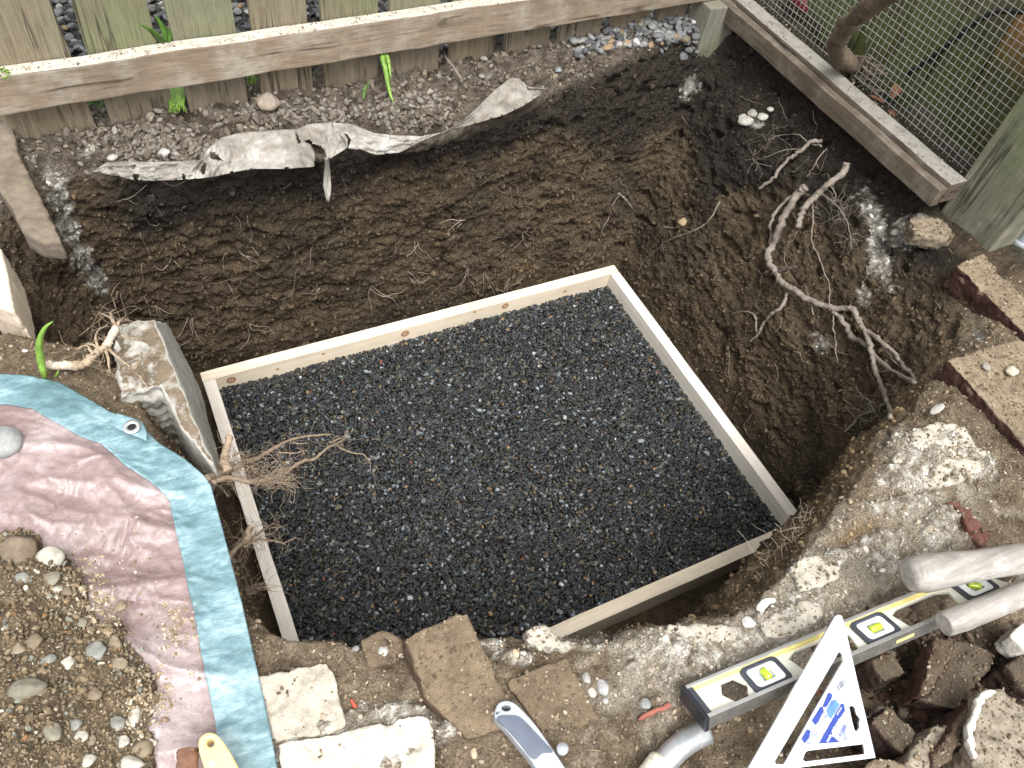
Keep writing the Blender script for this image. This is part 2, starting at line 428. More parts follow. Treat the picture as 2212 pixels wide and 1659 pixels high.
# ================================================================== THE PIT AND THE GROUND
C0 = np.array((0., -.08))
A_ = [  # floor, middle (z -.35), shoulder, lip (z), going round from the back left corner clockwise
 ((-.66, .53), (-.72, .54), (-.74, .53, -.12), (-.76, .54, -.02)),
 ((-.55, .52), (-.60, .53), (-.60, .52, -.10), (-.62, .53, -.01)),
 ((-.45, .51), (-.45, .51), (-.47, .50, -.10), (-.48, .485, -.012)),
 ((-.22, .51), (-.22, .50), (-.23, .49, -.10), (-.24, .460, -.012)),
 ((.00, .51), (.00, .50), (-.01, .49, -.10), (-.02, .465, -.022)),
 ((.20, .51), (.21, .52), (.21, .52, -.12), (.20, .51, -.03)),
 ((.42, .51), (.43, .54), (.44, .56, -.12), (.46, .60, -.01)),
 ((.62, .505), (.70, .56), (.77, .62, -.12), (.84, .69, .00)),
 ((.645, .485), (.73, .535), (.85, .595, -.12), (.93, .64, .00)),
 ((.645, .40), (.72, .42), (.84, .45, -.12), (.95, .50, .01)),
 ((.648, .22), (.725, .22), (.84, .22, -.12), (.97, .22, .01)),
 ((.65, .05), (.725, .05), (.84, .05, -.12), (.97, .05, .01)),
 ((.65, -.10), (.715, -.10), (.82, -.10, -.12), (.95, -.09, .0)),
 ((.65, -.22), (.72, -.22), (.80, -.22, -.12), (.87, -.22, -.03)),
 ((.65, -.34), (.68, -.35), (.74, -.36, -.12), (.78, -.38, -.05)),
 ((.64, -.42), (.60, -.44), (.585, -.45, -.12), (.60, -.465, -.03)),
 ((.52, -.50), (.49, -.485), (.465, -.482, -.13), (.42, -.535, -.01)),
 ((.40, -.54), (.355, -.535), (.318, -.542, -.13), (.25, -.605, .0)),
 ((.28, -.56), (.215, -.570), (.178, -.586, -.13), (.10, -.660, .0)),
 ((.15, -.58), (.065, -.618), (.036, -.632, -.13), (-.03, -.695, .0)),
 ((.00, -.60), (-.06, -.65), (-.09, -.655, -.10), (-.14, -.665, .0)),
 ((-.20, -.60), (-.22, -.62), (-.24, -.63, -.10), (-.25, -.635, .0)),
 ((-.40, -.57), (-.38, -.58), (-.38, -.58, -.10), (-.375, -.570, .0)),
 ((-.55, -.54), (-.52, -.54), (-.51, -.535, -.10), (-.52, -.520, .0)),
 ((-.64, -.50), (-.61, -.47), (-.605, -.475, -.10), (-.60, -.484, .0)),
 ((-.70, -.38), (-.622, -.37), (-.642, -.37, -.10), (-.655, -.38, -.01)),
 ((-.70, -.15), (-.626, -.15), (-.646, -.15, -.12), (-.67, -.15, -.03)),
 ((-.66, .05), (-.68, .05), (-.70, .04, -.12), (-.72, .04, -.02)),
 ((-.66, .16), (-.72, .15), (-.75, .13, -.10), (-.78, .12, -.02)),
 ((-.67, .27), (-.76, .26), (-.84, .25, -.14), (-.94, .22, -.05)),
 ((-.67, .40), (-.76, .42), (-.84, .43, -.12), (-.92, .44, -.04)),
]
nA = len(A_)
loops = []
def ring(k, z=None):
    out = []
    for a in A_:
        p = a[k]; out.append((p[0], p[1], p[2] if len(p) > 2 else z))
    return np.array(out, float)
Lf, Lm, Lk, Ll = ring(0, -.655), ring(1, -.35), ring(2), ring(3)
def outring(s, z):
    q = Ll.copy(); q[:, :2] = C0 + (Ll[:, :2] - C0) * s; q[:, 2] = z; return q
cen = Lf.copy(); cen[:, :2] = C0 + (Lf[:, :2] - C0) * .02; cen[:, 2] = -.66
fl2 = Lf.copy(); fl2[:, :2] = C0 + (Lf[:, :2] - C0) * .8; fl2[:, 2] = -.66
RINGS = [cen, fl2, Lf, Lm, Lk, Ll, outring(1.07, .004), outring(1.3, .004), outring(2.4, .0), outring(7, 0), outring(45, 0)]
ROWS = [3, 14, 84, 62, 34, 22, 56, 110, 30, 8]
NS = 1150
# resample along the loop by lip length, Catmull-Rom
seg = np.linalg.norm(np.roll(Ll, -1, 0)[:, :2] - Ll[:, :2], axis=1) + .02
cum = np.concatenate([[0], np.cumsum(seg)]); T = np.linspace(0, cum[-1], NS, endpoint=False)
ii = np.searchsorted(cum, T, side='right') - 1; tt = ((T - cum[ii]) / seg[ii])[:, None]
def cr(Rg):
    p0, p1, p2, p3 = Rg[(ii - 1) % nA], Rg[ii], Rg[(ii + 1) % nA], Rg[(ii + 2) % nA]
    s = .5 * (2 * p1 + (p2 - p0) * tt + (2 * p0 - 5 * p1 + 4 * p2 - p3) * tt ** 2 + (3 * p1 - p0 - 3 * p2 + p3) * tt ** 3)
    return .65 * s + .35 * (p1 * (1 - tt) + p2 * tt)
rr_ = [cr(r) for r in RINGS]
rows = []; rowid = []
for k, n in enumerate(ROWS):
    for j in range(n):
        t = j / n; rows.append(rr_[k] * (1 - t) + rr_[k + 1] * t); rowid.append(k + t)
rows.append(rr_[-1]); rowid.append(len(ROWS))
G = np.array(rows); rowid = np.array(rowid)
for it in range(5):
    H = G.copy(); H[1:-1] = .25 * G[:-2] + .5 * G[1:-1] + .25 * G[2:]
    keep = (rowid > 7.9) | (rowid < .5); H[keep] = G[keep]; G = H
def grid_normals(G):
    du = np.roll(G, -1, 1) - np.roll(G, 1, 1); dv = np.zeros_like(G); dv[1:-1] = G[2:] - G[:-2]; dv[0] = G[1] - G[0]; dv[-1] = G[-1] - G[-2]
    n = np.cross(du, dv); n /= np.linalg.norm(n, axis=2)[:, :, None] + 1e-12
    return n
Nn = grid_normals(G)
if Nn[-60].mean(0)[2] < 0: Nn = -Nn; FLIP = True
else: FLIP = False
V = G.reshape(-1, 3); N_ = Nn.reshape(-1, 3); RID = np.repeat(rowid, NS)
near_ = 1 - sst(7.9, 8.6, RID)
wall = sst(2.05, 2.4, RID) * (1 - sst(4.6, 5.3, RID))
topm = sst(4.9, 5.4, RID) * near_
# the lip and the wall wander in and out
mic = fbm(V, 125, 2, 15); big = fbm(V, 5.5, 2, 1); med = fbm(V, 17, 3, 5); fin = fbm(V, 62, 3, 11)
Vs = V * np.array((1, 1, 1.5))
w1, w2, wid = worley(Vs + .012 * np.stack([med, fin, big], 1), 34, 2)
lump = np.clip(.62 - w1, -.4, .6)
ridge = 1 - np.abs(fbm(V * np.array((1, 1, 2.4)), 12, 3, 23)) * 2
w3, w4, _ = worley(V, 95, 6)
backz = sst(.3, .45, V[:, 1]) * topm
frontz = (1 - sst(-.42, -.36, V[:, 1])) * topm
crk = sst(.0, .10, w2 - w1); crk2 = sst(0, .12, w4 - w3)
terr = np.abs(((V[:, 2] * 26 + 1.2 * med + 1.6 * big) % 1) - .5) * 2
d = wall * (.014 * big + .0095 * med + .005 * lump + .004 * ridge + .0060 * fin + .0036 * mic + .0040 * np.clip(.6 - w3, -.3, .5) - .005 * (1 - crk) * sst(.0, .4, med) - .002 * (1 - crk2) * sst(-.1, .3, fin) + .002 * terr)
d -= wall * .024 * sst(.40, .62, fbm(V * np.array((1, 1, 1.9)), 15, 2, 31))          # small cavities
d += topm * (.004 * big + .005 * med + .0028 * fin + .002 * np.clip(.6 - w3, -.3, .5))
d += backz * (.013 * med + .010 * lump + .006 * fin)
d += frontz * (.004 * lump + .003 * med)
d *= 1 - .7 * wall * (1 - sst(-.62, -.58, V[:, 0])) * (1 - sst(.05, .15, V[:, 1]))
d += (1 - sst(2.0, 2.3, RID)) * (.004 * med + .002 * fin)
V2 = V + N_ * d[:, None]
# local relief of the ground: hollow with the loose bricks, soil ledge, bank behind the fence
def blobw(px, py, r, z=0.):
    c = U(px, py, z); return np.exp(-((V[:, 0] - c[0]) ** 2 + (V[:, 1] - c[1]) ** 2) / (2 * r * r))
V2[:, 2] -= .055 * blobw(*zc(700, 1330), .10) * topm
V2[:, 2] -= .03 * blobw(*z8(900, 1280), .06) * topm
for hx, hy, hr, hd in ((520, 1450, .045, .030), (900, 1250, .05, .028), (1330, 1040, .05, .030), (1700, 930, .05, .030), (1250, 1150, .05, .02)):
    V2[:, 2] -= hd * blobw(*z8(hx, hy), hr, .01) * topm
V2[:, 2] += .02 * sst(.62, .9, V[:, 1]) * topm * (1 - sst(7.9, 9, RID))
V2[:, 2] += .012 * sst(-.72, -.55, V[:, 0]) * blobw(*z8(1200, 350), .10) * topm
px, py = PR(V2)
# broken crust plates of old mortar along the front lip: raised with steps
def pblob(x, y, rx, ry=None, rot=0.):
    ry = ry or rx; dx, dy = px - x, py - y; c, s = math.cos(rot), math.sin(rot)
    return 1 - np.sqrt(((dx * c + dy * s) / rx) ** 2 + ((-dx * s + dy * c) / ry) ** 2)
MORT = [(1180, 1362, 36, 16, 0), (1240, 1385, 45, 20, .3), (1330, 1392, 55, 22, 0), (1440, 1378, 90, 30, -.1), (1560, 1390, 90, 45, -.3),
        (1640, 1360, 60, 40, -.4), (1745, 1285, 42, 38, .6), (1720, 1330, 60, 26, -.6), (1990, 975, 92, 52, .1), (1955, 1030, 60, 40, -.3), (2080, 1000, 60, 35, .2),
        (1940, 1100, 70, 32, -.3), (1900, 1180, 50, 40, 0), (1490, 1440, 70, 32, -.3), (1390, 1440, 40, 25, 0), (1400, 1415, 60, 25, 0),
        (2030, 1150, 40, 60, .2), (1980, 1230, 50, 30, 0), (760, 1590, 230, 60, -.12), (680, 1640, 160, 60, 0), (860, 1640, 60, 40, 0), (1830, 1200, 40, 18, 0),
        (880, 1540, 60, 16, 0), (1060, 1395, 40, 14, 0), (1110, 1420, 40, 22, 0)]
WALLW = [(128, 430, 24, 45, -.5), (150, 500, 24, 50, -.45), (180, 560, 26, 45, -.5), (212, 605, 26, 34, -.4), (115, 385, 34, 26, 0), (195, 325, 30, 12, -.7),
         (1885, 465, 26, 70, -.35), (1900, 570, 32, 75, -.25), (1945, 520, 34, 26, 0), (1990, 480, 34, 16, .5), (1868, 640, 18, 26, 0), (1775, 742, 24, 22, 0),
         (1635, 262, 18, 18, 0), (1490, 185, 20, 34, .5), (1965, 500, 40, 30, 0), (2035, 1230, 20, 12, 0), (2110, 720, 30, 10, .9), (2095, 655, 38, 10, .8)]
mn = fbm(V2, 26, 4, 41); mn2 = fbm(V2, 90, 3, 44)
mort = np.zeros(len(V), np.float32)
for b in MORT: mort = np.maximum(mort, sst(-.12, .22, pblob(*b) + .30 * mn + .14 * mn2))
mort *= sst(4.4, 4.9, RID)
whit = np.zeros(len(V), np.float32)
for b in WALLW: whit = np.maximum(whit, sst(.0, .45, pblob(*b) + .35 * mn + .35 * mn2))
whit *= sst(2.3, 2.6, RID)
pw1, pw2, pid = worley(V2 * np.array((1, 1, .4)), 17, 12)
plate = ((pid * 37 % 97) / 97.).astype(np.float32)
V2[:, 2] += mort * topm * (.006 + .010 * plate * sst(.0, .12, pw2 - pw1) + .003 * mn)
# ---- earth colours
n1 = fbm(V2, 9, 4, 51); n2 = fbm(V2, 33, 3, 57); n3 = fbm(V2, 4, 3, 61)
x_, y_, z_ = V2.T
c = np.tile(np.array((.118, .088, .057), np.float32), (len(V), 1))
c = mix3(c, (.074, .055, .037), sst(-.15, .55, n1)); c = mix3(c, (.150, .112, .070), sst(.2, .7, n2) * .6)
c = mix3(c, (.064, .054, .040), sst(.1, .6, n3) * .5)
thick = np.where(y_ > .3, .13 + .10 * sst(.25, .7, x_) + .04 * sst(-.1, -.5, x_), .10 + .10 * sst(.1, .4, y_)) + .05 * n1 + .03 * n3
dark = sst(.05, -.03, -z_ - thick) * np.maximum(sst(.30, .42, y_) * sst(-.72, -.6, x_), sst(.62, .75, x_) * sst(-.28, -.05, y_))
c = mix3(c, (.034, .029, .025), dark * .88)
# ground surfaces
tp = sst(4.7, 5.2, RID)
bk = tp * sst(.36, .46, y_) * (1 - .9 * sst(.62, .78, x_))
c = mix3(c, (.165, .140, .110), bk); c = mix3(c, (.090, .072, .055), bk * sst(-.05, .4, n2))
fr = tp * (1 - sst(-.40, -.30, y_))
c = mix3(c, (.250, .198, .138), fr); c = mix3(c, (.155, .118, .080), fr * sst(-.2, .35, n1)); c = mix3(c, (.30, .25, .18), fr * sst(.1, .6, n2) * .7); c = mix3(c, (.42, .38, .31), fr * np.clip(pblob(1700, 1290, 560, 170, -.55) * 2.4 + .9 * n2 + .5 * n1, 0, 1) * .75)
c = mix3(c, (.27, .18, .09), fr * np.clip(pblob(1860, 1150, 120, 50, -.5) + n2 * .3, 0, 1) * .8)
bank = sst(3.75, 4.1, RID) * (1 - sst(4.8, 5.1, RID)) * (1 - sst(-.40, -.33, y_)) * sst(-.2, .0, x_)
c = mix3(c, (.190, .140, .085), bank * .9)
lf = tp * (1 - sst(-.66, -.60, x_)) * (1 - sst(.30, .40, y_))
c = mix3(c, (.20, .155, .105), lf); c = mix3(c, (.13, .095, .065), lf * sst(0, .5, n1))
lw = wall * (1 - sst(-.66, -.60, x_)) * (1 - sst(.05, .2, y_)); c = mix3(c, (.185, .140, .090), lw * .8)
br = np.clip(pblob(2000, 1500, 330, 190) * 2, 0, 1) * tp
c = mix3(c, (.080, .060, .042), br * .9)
rt = tp * sst(.45, .6, x_) * (1 - sst(-.42, -.30, y_)); c = mix3(c, (.16, .125, .088), rt * .6)
far_ = tp * sst(.70, .76, y_) * (1 - sst(.86, .93, x_)); c = mix3(c, (.11, .11, .108), far_)
bhd = tp * sst(.97, 1.02, x_); c = mix3(c, (.07, .062, .045), bhd)
c = mix3(c, (.085, .095, .040), np.clip(pblob(790, 1562, 50, 22, -.3) * 1.6 + .6 * n2, 0, 1) * fr * .8)
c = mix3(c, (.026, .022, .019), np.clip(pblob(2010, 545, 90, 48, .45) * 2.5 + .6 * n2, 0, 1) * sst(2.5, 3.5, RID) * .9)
c = mix3(c, (.48, .44, .37), mort * (.5 + .45 * sst(-.3, .3, mn2))); c = mix3(c, (.68, .65, .59), mort * sst(.15, .6, mn2 + mn * .6)); c = mix3(c, (.24, .19, .14), mort * sst(.15, .5, -mn2 - mn * .4) * .7)
c = mix3(c, (.30, .285, .25), whit * .8); c = mix3(c, (.58, .56, .51), whit * sst(.15, .55, mn2 + .4 * mn))
VT = V2.reshape(G.shape)
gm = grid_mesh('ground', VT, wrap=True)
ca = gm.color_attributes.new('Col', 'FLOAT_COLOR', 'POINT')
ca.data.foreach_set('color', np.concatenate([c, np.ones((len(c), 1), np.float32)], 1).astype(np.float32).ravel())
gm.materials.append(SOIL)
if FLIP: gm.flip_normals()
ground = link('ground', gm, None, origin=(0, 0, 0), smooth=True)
tag(ground, 'brown garden soil cut open by a deep square pit with rough earth walls', kind='structure')
TN = grid_normals(VT); TN = (-TN if FLIP else TN).reshape(-1, 3)
# coarse copy for ray casts
sub = VT[::2, ::2]; r_, c_ = sub.shape[:2]
idx = np.arange(r_ * c_).reshape(r_, c_)
Qs = np.stack([idx[:-1], np.roll(idx[:-1], -1, 1), np.roll(idx[1:], -1, 1), idx[1:]], -1).reshape(-1, 4)
BV = BVHTree.FromPolygons([tuple(v) for v in sub.reshape(-1, 3).tolist()], [tuple(q) for q in Qs.tolist()])
def S(x, y, off=.0):
    """the place on the ground or pit wall seen at that pixel, lifted off it"""
    r = Vector(ray(x, y)).normalized(); h = BV.ray_cast(Vector(CAM), r)
    if h[0] is None: return U(x, y, 0)
    return np.array(h[0] - r * off)
def drop(x, y):
    h = BV.ray_cast(Vector((x, y, 1.5)), Vector((0, 0, -1)))
    return h[0].z if h[0] is not None else 0.

# ================================================================== TIMBER FORM AND ITS GRAVEL
PINE = wood_material('fresh_pine_x', (.76, .67, .53), (.56, .45, .32), 'x', dirt=(.62, .55, .44), dirtamt=.10, crack=.12, grain=.8,
                     knots=[((-.535, .912, .072), .013), ((-.30, .912, .078), .005), ((-.075, .912, .072), .013), ((.13, .912, .085), .005), ((.225, .912, .076), .012), ((.42, .912, .07), .006), ((-.42, .912, .066), .005)])
PINEY = wood_material('fresh_pine_y', (.78, .73, .65), (.56, .49, .41), 'y', dirt=(.66, .61, .53), dirtamt=.12, crack=.12, grain=.8)
form = empty('timber_form', (0, -.472, -.675), 'new pine board form filled with dark gravel at the pit bottom', 'timber frame')
x0, x1, y0, y1, zt, zb_, th = -.6, .6, -.472, .47, -.58, -.672, .030
for nm, lo, hi, mt in (('board', (x0, y1 - th, zb_), (x1, y1, zt), PINE), ('board', (x0, y0, zb_), (x1 - th - .001, y0 + th, zt - .001), PINE),
                       ('board', (x0 + .001, y0 + th + .001, zb_), (x0 + th, y1 - th - .001, zt - .0005), PINEY), ('board', (x1 - th, y0, zb_), (x1, y1 - th - .001, zt - .0008), PINEY)):
    link(nm, box_mesh(nm, lo, hi, bev=.0015, cuts=14, wob=.0012), mt, form)
ng_ = 5200
GR = grain_set('gravel_grain', GRAVEL, 8, .15, (.66, .8, .58, .72), 3)
gx, gy = np.meshgrid(np.arange(x0 + th + .002, x1 - th, .0068), np.arange(y0 + th + .002, y1 - th, .0066))
P1 = np.stack([gx.ravel(), gy.ravel()], 1); P1 += rng.uniform(-.0032, .0032, P1.shape)
P2 = np.stack([rng.uniform(x0 + th + .003, x1 - th - .003, 12000), rng.uniform(y0 + th + .003, y1 - th - .003, 12000)], 1)
PG = np.concatenate([P1, P2]); PG3 = np.concatenate([PG, np.zeros((len(PG), 1))], 1)
zg = -.630 + .0045 * fbm(PG3, 5, 2, 71) + .0015 * fbm(PG3, 30, 2, 72) + .016 * (1 - sst(-.47, -.30, PG[:, 1])) * (1 - sst(.0, .5, PG[:, 0])) + .006 * (1 - sst(-.6, -.4, PG[:, 0]))
zg[:len(P1)] += rng.uniform(-.003, .0015, len(P1)); zg[len(P1):] += rng.uniform(.000, .0035, len(P2))
PG3[:, 2] = zg
sg = np.clip(rng.lognormal(math.log(.0043), .24, len(PG)), .0028, .0078)
pal = np.array([(.007, .008, .009), (.012, .013, .014), (.022, .024, .026), (.024, .023, .017), (.016, .021, .028), (.062, .050, .032), (.085, .086, .082), (.040, .047, .042), (.14, .092, .045), (.26, .27, .27), (.12, .14, .155), (.16, .05, .03)])
pw = np.array([.28, .22, .13, .09, .12, .045, .040, .055, .008, .004, .034, .001]); pw /= pw.sum()
cg = pal[rng.choice(len(pal), len(PG), p=pw)] * rng.uniform(.6, 2.0, (len(PG), 1))
scatter('gravel', PG3, sg, cg, GR, 8, tilt=.45, label='dark wet pea gravel filling the pine form', cat='gravel')

# ================================================================== BACK FENCE
def fy(x): return .618 + (x + .776) * (.072 / 1.576)
fa = math.atan2(.072, 1.576)
FENCE_R = wood_material('rail_wood', (.26, .205, .15), (.12, .09, .062), 'x', dirt=(.33, .30, .25), dirtamt=.5, grain=.4, topdust=(.46, .42, .35))
FENCE_P = [wood_material('picket_wood_%d' % k, b, dk, 'z', dirt=(.20, .17, .12), dirtamt=.3, green=g, greenamt=ga, greenz=(.10, .24), grain=.8) for k, (b, dk, g, ga) in enumerate([
    ((.20, .165, .12), (.10, .08, .055), (.165, .17, .105), .75), ((.22, .175, .12), (.10, .078, .05), (.18, .178, .12), .55), ((.19, .155, .11), (.10, .08, .055), (.15, .165, .088), .65)])]
back = empty('picket_fence', (.05, .66, 0), 'old picket fence with weathered bottom rail along the back of the pit', 'fence')
Mr = Matrix.Translation((-.776, .618, 0)) @ Matrix.Rotation(fa, 4, 'Z')
link('rail', box_mesh('rail', (-.03, 0, .080), (1.66, .034, .155), Mr, bev=.003, cuts=40, wob=.003), FENCE_R, back)
gaps = [(210, 225), (382, 195), (543, 166), (687, 139), (832, 120), (967, 104), (1093, 75), (1215, 60), (1332, 40), (1440, 22)]
gx_ = []
for gp in gaps:
    q = U(*gp, .68, axis=1); gx_.append(float(q[0]))
gx_ = [gx_[0] - .175, ] + gx_ + [gx_[-1] + .12]
gx_ = [gx_[0] - .16, gx_[0]] + gx_[1:]
GAPW = .030
for k in range(len(gx_) - 1):
    a, b = gx_[k] + GAPW / 2, gx_[k + 1] - GAPW / 2
    m_ = .5 * (a + b); yy = fy(m_) + .036
    bot = -.03 + random.uniform(-.004, .01)
    Mp = Matrix.Translation((m_, yy, 0)) @ Matrix.Rotation(fa + random.uniform(-.01, .01), 4, 'Z') @ Matrix.Rotation(random.uniform(-.012, .012), 4, 'Y')
    link('picket', box_mesh('picket', (-(b - a) / 2, 0, bot), ((b - a) / 2, .016, 1.05 + random.uniform(-.02, .02)), Mp, bev=.002, cuts=26, wob=.0022, seed=k), FENCE_P[k % 3], back)
POSTM = wood_material('grey_post_wood', (.21, .20, .17), (.12, .11, .09), 'z', dirt=(.15, .13, .10), dirtamt=.4, green=(.15, .16, .09), greenamt=.3)
pl, prr = U(1500, 135, .655, axis=1), U(1550, 128, .655, axis=1)
link('post', box_mesh('post', (pl[0], .655, -.20), (prr[0] + .02, .735, .079), bev=.004, cuts=10, wob=.003), POSTM, back)
link('top_rail', box_mesh('top_rail', (-.03, .0, .86), (1.66, .034, .935), Mr, bev=.003, cuts=20, wob=.003), FENCE_R, back)

# river stones behind the fence and in the corner
RV = grain_set('river_grain', PEBBLE, 8, .15, (.55, .7, .45, .62), 3)
PBX = []
for _ in range(2):
    n_ = 2600
    q = np.stack([rng.uniform(-1.15, 1.0, n_), rng.uniform(.735, 1.75, n_)], 1); PBX.append(q)
q = np.stack([rng.uniform(.45, .84, 420), rng.uniform(.655, .76, 420)], 1); PBX.append(q)
PB = np.concatenate(PBX)
pz = np.array([drop(a, b) for a, b in PB]) + rng.uniform(.0, .012, len(PB))
cs = np.array([(.115, .12, .125), (.165, .17, .172), (.22, .225, .222), (.078, .081, .085), (.30, .29, .26), (.25, .18, .11), (.45, .45, .43)])
cb = cs[rng.choice(7, len(PB), p=[.28, .26, .16, .16, .07, .04, .03])] * rng.uniform(.8, 1.2, (len(PB), 1))
scatter('river_stones', np.column_stack([PB, pz]), rng.uniform(.0065, .0135, len(PB)), cb, RV, 8, tilt=.35, label='rounded grey river stones spread behind the picket fence', cat='stones')

# ================================================================== RIGHT SIDE: WIRE FENCE, POST, PLANK FENCE
SILLM = wood_material('sill_wood', (.125, .098, .072), (.06, .045, .033), 'y', dirt=(.19, .175, .145), dirtamt=.5, grain=.45)
SILLM2 = wood_material('sill_wood_pale', (.125, .10, .075), (.06, .045, .035), 'y', dirt=(.19, .175, .145), dirtamt=.5, grain=.45, topdust=(.24, .228, .20))
wf = empty('wire_fence', (.93, .33, .04), 'galvanised wire mesh fence on a dusty timber sill at the right', 'fence')
link('sill_board', box_mesh('sill', (.884, -.1195, .040), (.9075, .80, .082), bev=.0015, cuts=30, wob=.002, seed=3), SILLM, wf)
link('sill_board', box_mesh('sill', (.911, -.1195, .044), (.9585, .80, .092), bev=.0025, cuts=30, wob=.002, seed=5), SILLM2, wf)
GP = wood_material('mossy_post_wood', (.17, .165, .12), (.085, .085, .06), 'z', dirt=(.27, .25, .19), dirtamt=.4, green=(.125, .16, .065), greenamt=.45, greenz=(.12, .4), grain=.5)
link('post', box_mesh('post', (.960, -.248, -.04), (1.10, -.108, 1.3), Matrix.Rotation(0, 4, 'Z'), bev=.004, cuts=50, wob=.0022), GP, wf)
WIRE = plain('galvanised_wire', (.46, .46, .43), .5, .6, .25, 80, dirt=(.25, .22, .17), dirtamt=.35)
bm = bmesh.new()
wr = .00085; xw = .990
def wire(bm, pts, r):
    prev = None
    for k, p in enumerate(pts):
        p = Vector(p); dd = (Vector(pts[min(k + 1, len(pts) - 1)]) - Vector(pts[max(k - 1, 0)])).normalized()
        a = dd.orthogonal().normalized(); b = dd.cross(a)
        rg = [bm.verts.new(p + a * r * math.cos(t) + b * r * math.sin(t)) for t in (0, 1.57, 3.14, 4.71)]
        if prev: 
            for j in range(4): bm.faces.new((prev[j], prev[(j + 1) % 4], rg[(j + 1) % 4], rg[j]))
        prev = rg
def wx(y, z): return xw + .006 * mnoise.noise(Vector((y * 4, z * 4, 1))) + .004 * math.sin(y * 9)
hole = (.33, .13, .050)
for i in range(62):
    yv = -.11 + i * .0150; run = []
    for k in range(30):
        zz = .082 + k * .021; p = (wx(yv, zz) + (.0004), yv + .0015 * mnoise.noise(Vector((i, zz * 6, 0))), zz)
        if (yv - hole[0]) ** 2 + (zz - hole[1]) ** 2 < hole[2] ** 2:
            if len(run) > 1: wire(bm, run, wr)
            run = []; continue
        run.append(p)
    if len(run) > 1: wire(bm, run, wr)
for k in range(42):
    zz = .090 + k * .0150; run = []
    for i in range(48):
        yv = -.115 + i * .0195; p = (wx(yv, zz) - .0004, yv, zz + .0015 * mnoise.noise(Vector((yv * 6, k, 3))))
        if (yv - hole[0]) ** 2 + (zz - hole[1]) ** 2 < hole[2] ** 2:
            if len(run) > 1: wire(bm, run, wr)
            run = []; continue
        run.append(p)
    if len(run) > 1: wire(bm, run, wr)
me = bpy.data.meshes.new('wire_mesh'); bm.to_mesh(me); bm.free()
tag(link('wire_mesh', me, WIRE, wf), kind='stuff')

PLK = [wood_material('cedar_plank_%d' % k, b, dk, 'z', dirt=(.06, .05, .035), dirtamt=.35, green=g, greenamt=ga, greenz=(.36, .26), grain=.6) for k, (b, dk, g, ga) in enumerate([
    ((.135, .135, .07), (.065, .065, .036), (.085, .11, .038), .9), ((.30, .13, .06), (.17, .07, .035), (.07, .085, .03), 1.4), ((.36, .20, .08), (.2, .11, .045), (.075, .09, .03), 1.4)])]
cf = empty('plank_fence', (1.42, .35, 0), 'tall cedar plank fence, part green and part orange, behind the wire mesh', 'fence')
kk = [1, 1, 2, 1, 2, 0, 0, 2, 0, 0, 0, 0, 0, 0]
yv = .10 - .116 * 5
for k in range(14):
    link('plank', box_mesh('plank', (1.15 + .005 * (k % 2), yv, .03 + random.uniform(-.02, .02)), (1.168 + .005 * (k % 2), yv + .111, 1.7), bev=.002, cuts=30, wob=.002, seed=k), PLK[kk[k]], cf)
    yv += .116

# gnarled vine stem behind the sill, through a hole in the mesh
def catmull(pts, n=6):
    P = [np.array(p, float) for p in pts]; P = [2 * P[0] - P[1]] + P + [2 * P[-1] - P[-2]]; out = []
    for k in range(1, len(P) - 2):
        for j in range(n):
            t = j / n
            out.append(.5 * (2 * P[k] + (P[k + 1] - P[k - 1]) * t + (2 * P[k - 1] - 5 * P[k] + 4 * P[k + 1] - P[k + 2]) * t * t + (3 * P[k] - P[k - 1] - 3 * P[k + 1] + P[k + 2]) * t ** 3))
    out.append(P[-2]); return out
def tube(bm, pts, rads, sides=8, rough=.12, seed=0., wander=0., sub=6, cap=True):
    C = catmull([np.append(p, r) for p, r in zip(pts, rads)], sub)
    prev = None; refv = Vector((.3, .2, 1)).normalized()
    for k, q in enumerate(C):
        p = Vector(q[:3]); r = max(float(q[3]), .0003)
        if wander:
            p += Vector((mnoise.noise(Vector((k * .55, seed, 1))), mnoise.noise(Vector((k * .55, seed, 7))), mnoise.noise(Vector((k * .55, seed, 13))))) * wander
        t = (Vector(C[min(k + 1, len(C) - 1)][:3]) - Vector(C[max(k - 1, 0)][:3])).normalized()
        a = refv - t * refv.dot(t)
        if a.length < 1e-3: a = t.orthogonal()
        a.normalize(); refv = a; b = t.cross(a)
        rg = []
        for j in range(sides):
            th_ = 6.2832 * j / sides; rr = r * (1 + .35 * rough / .2 * mnoise.noise(Vector((seed, k * .8, 2.))) + rough * mnoise.noise(Vector((math.cos(th_) * 1.3, math.sin(th_) * 1.3, k * .45 + seed))) * 2)
            rg.append(bm.verts.new(p + a * rr * math.cos(th_) + b * rr * math.sin(th_)))
        if prev:
            for j in range(sides): bm.faces.new((prev[j], prev[(j + 1) % sides], rg[(j + 1) % sides], rg[j]))
        elif cap: bm.faces.new(rg[::-1])
        prev = rg
    if cap: bm.faces.new(prev)
def bm_obj(name, bm, mat, parent=None, origin=None, smooth=True):
    bmesh.ops.recalc_face_normals(bm, faces=bm.faces); me = bpy.data.meshes.new(name); bm.to_mesh(me); bm.free()
    return link(name, me, mat, parent, origin, smooth)
BARK = wood_material('vine_bark', (.20, .155, .115), (.07, .05, .035), 'x', dirt=(.12, .09, .06), dirtamt=.2, grain=1.5)
bm = bmesh.new()
tube(bm, [U(*z3(1250, 430), .02), U(*z3(1140, 370), .12), U(*z3(1085, 270), .20), U(*z3(1140, 170), .28), U(*z3(1230, 80), .36), U(*z3(1420, -40), .46), U(*z3(1700, -220), .62)],
     [.024, .021, .019, .0185, .018, .016, .014], 14, .22, 3., .004, 8)
vine = tag(bm_obj('vine_stem', bm, BARK), 'thick gnarled brown vine stem rising behind the timber sill', 'vine stem')
bm = bmesh.new()
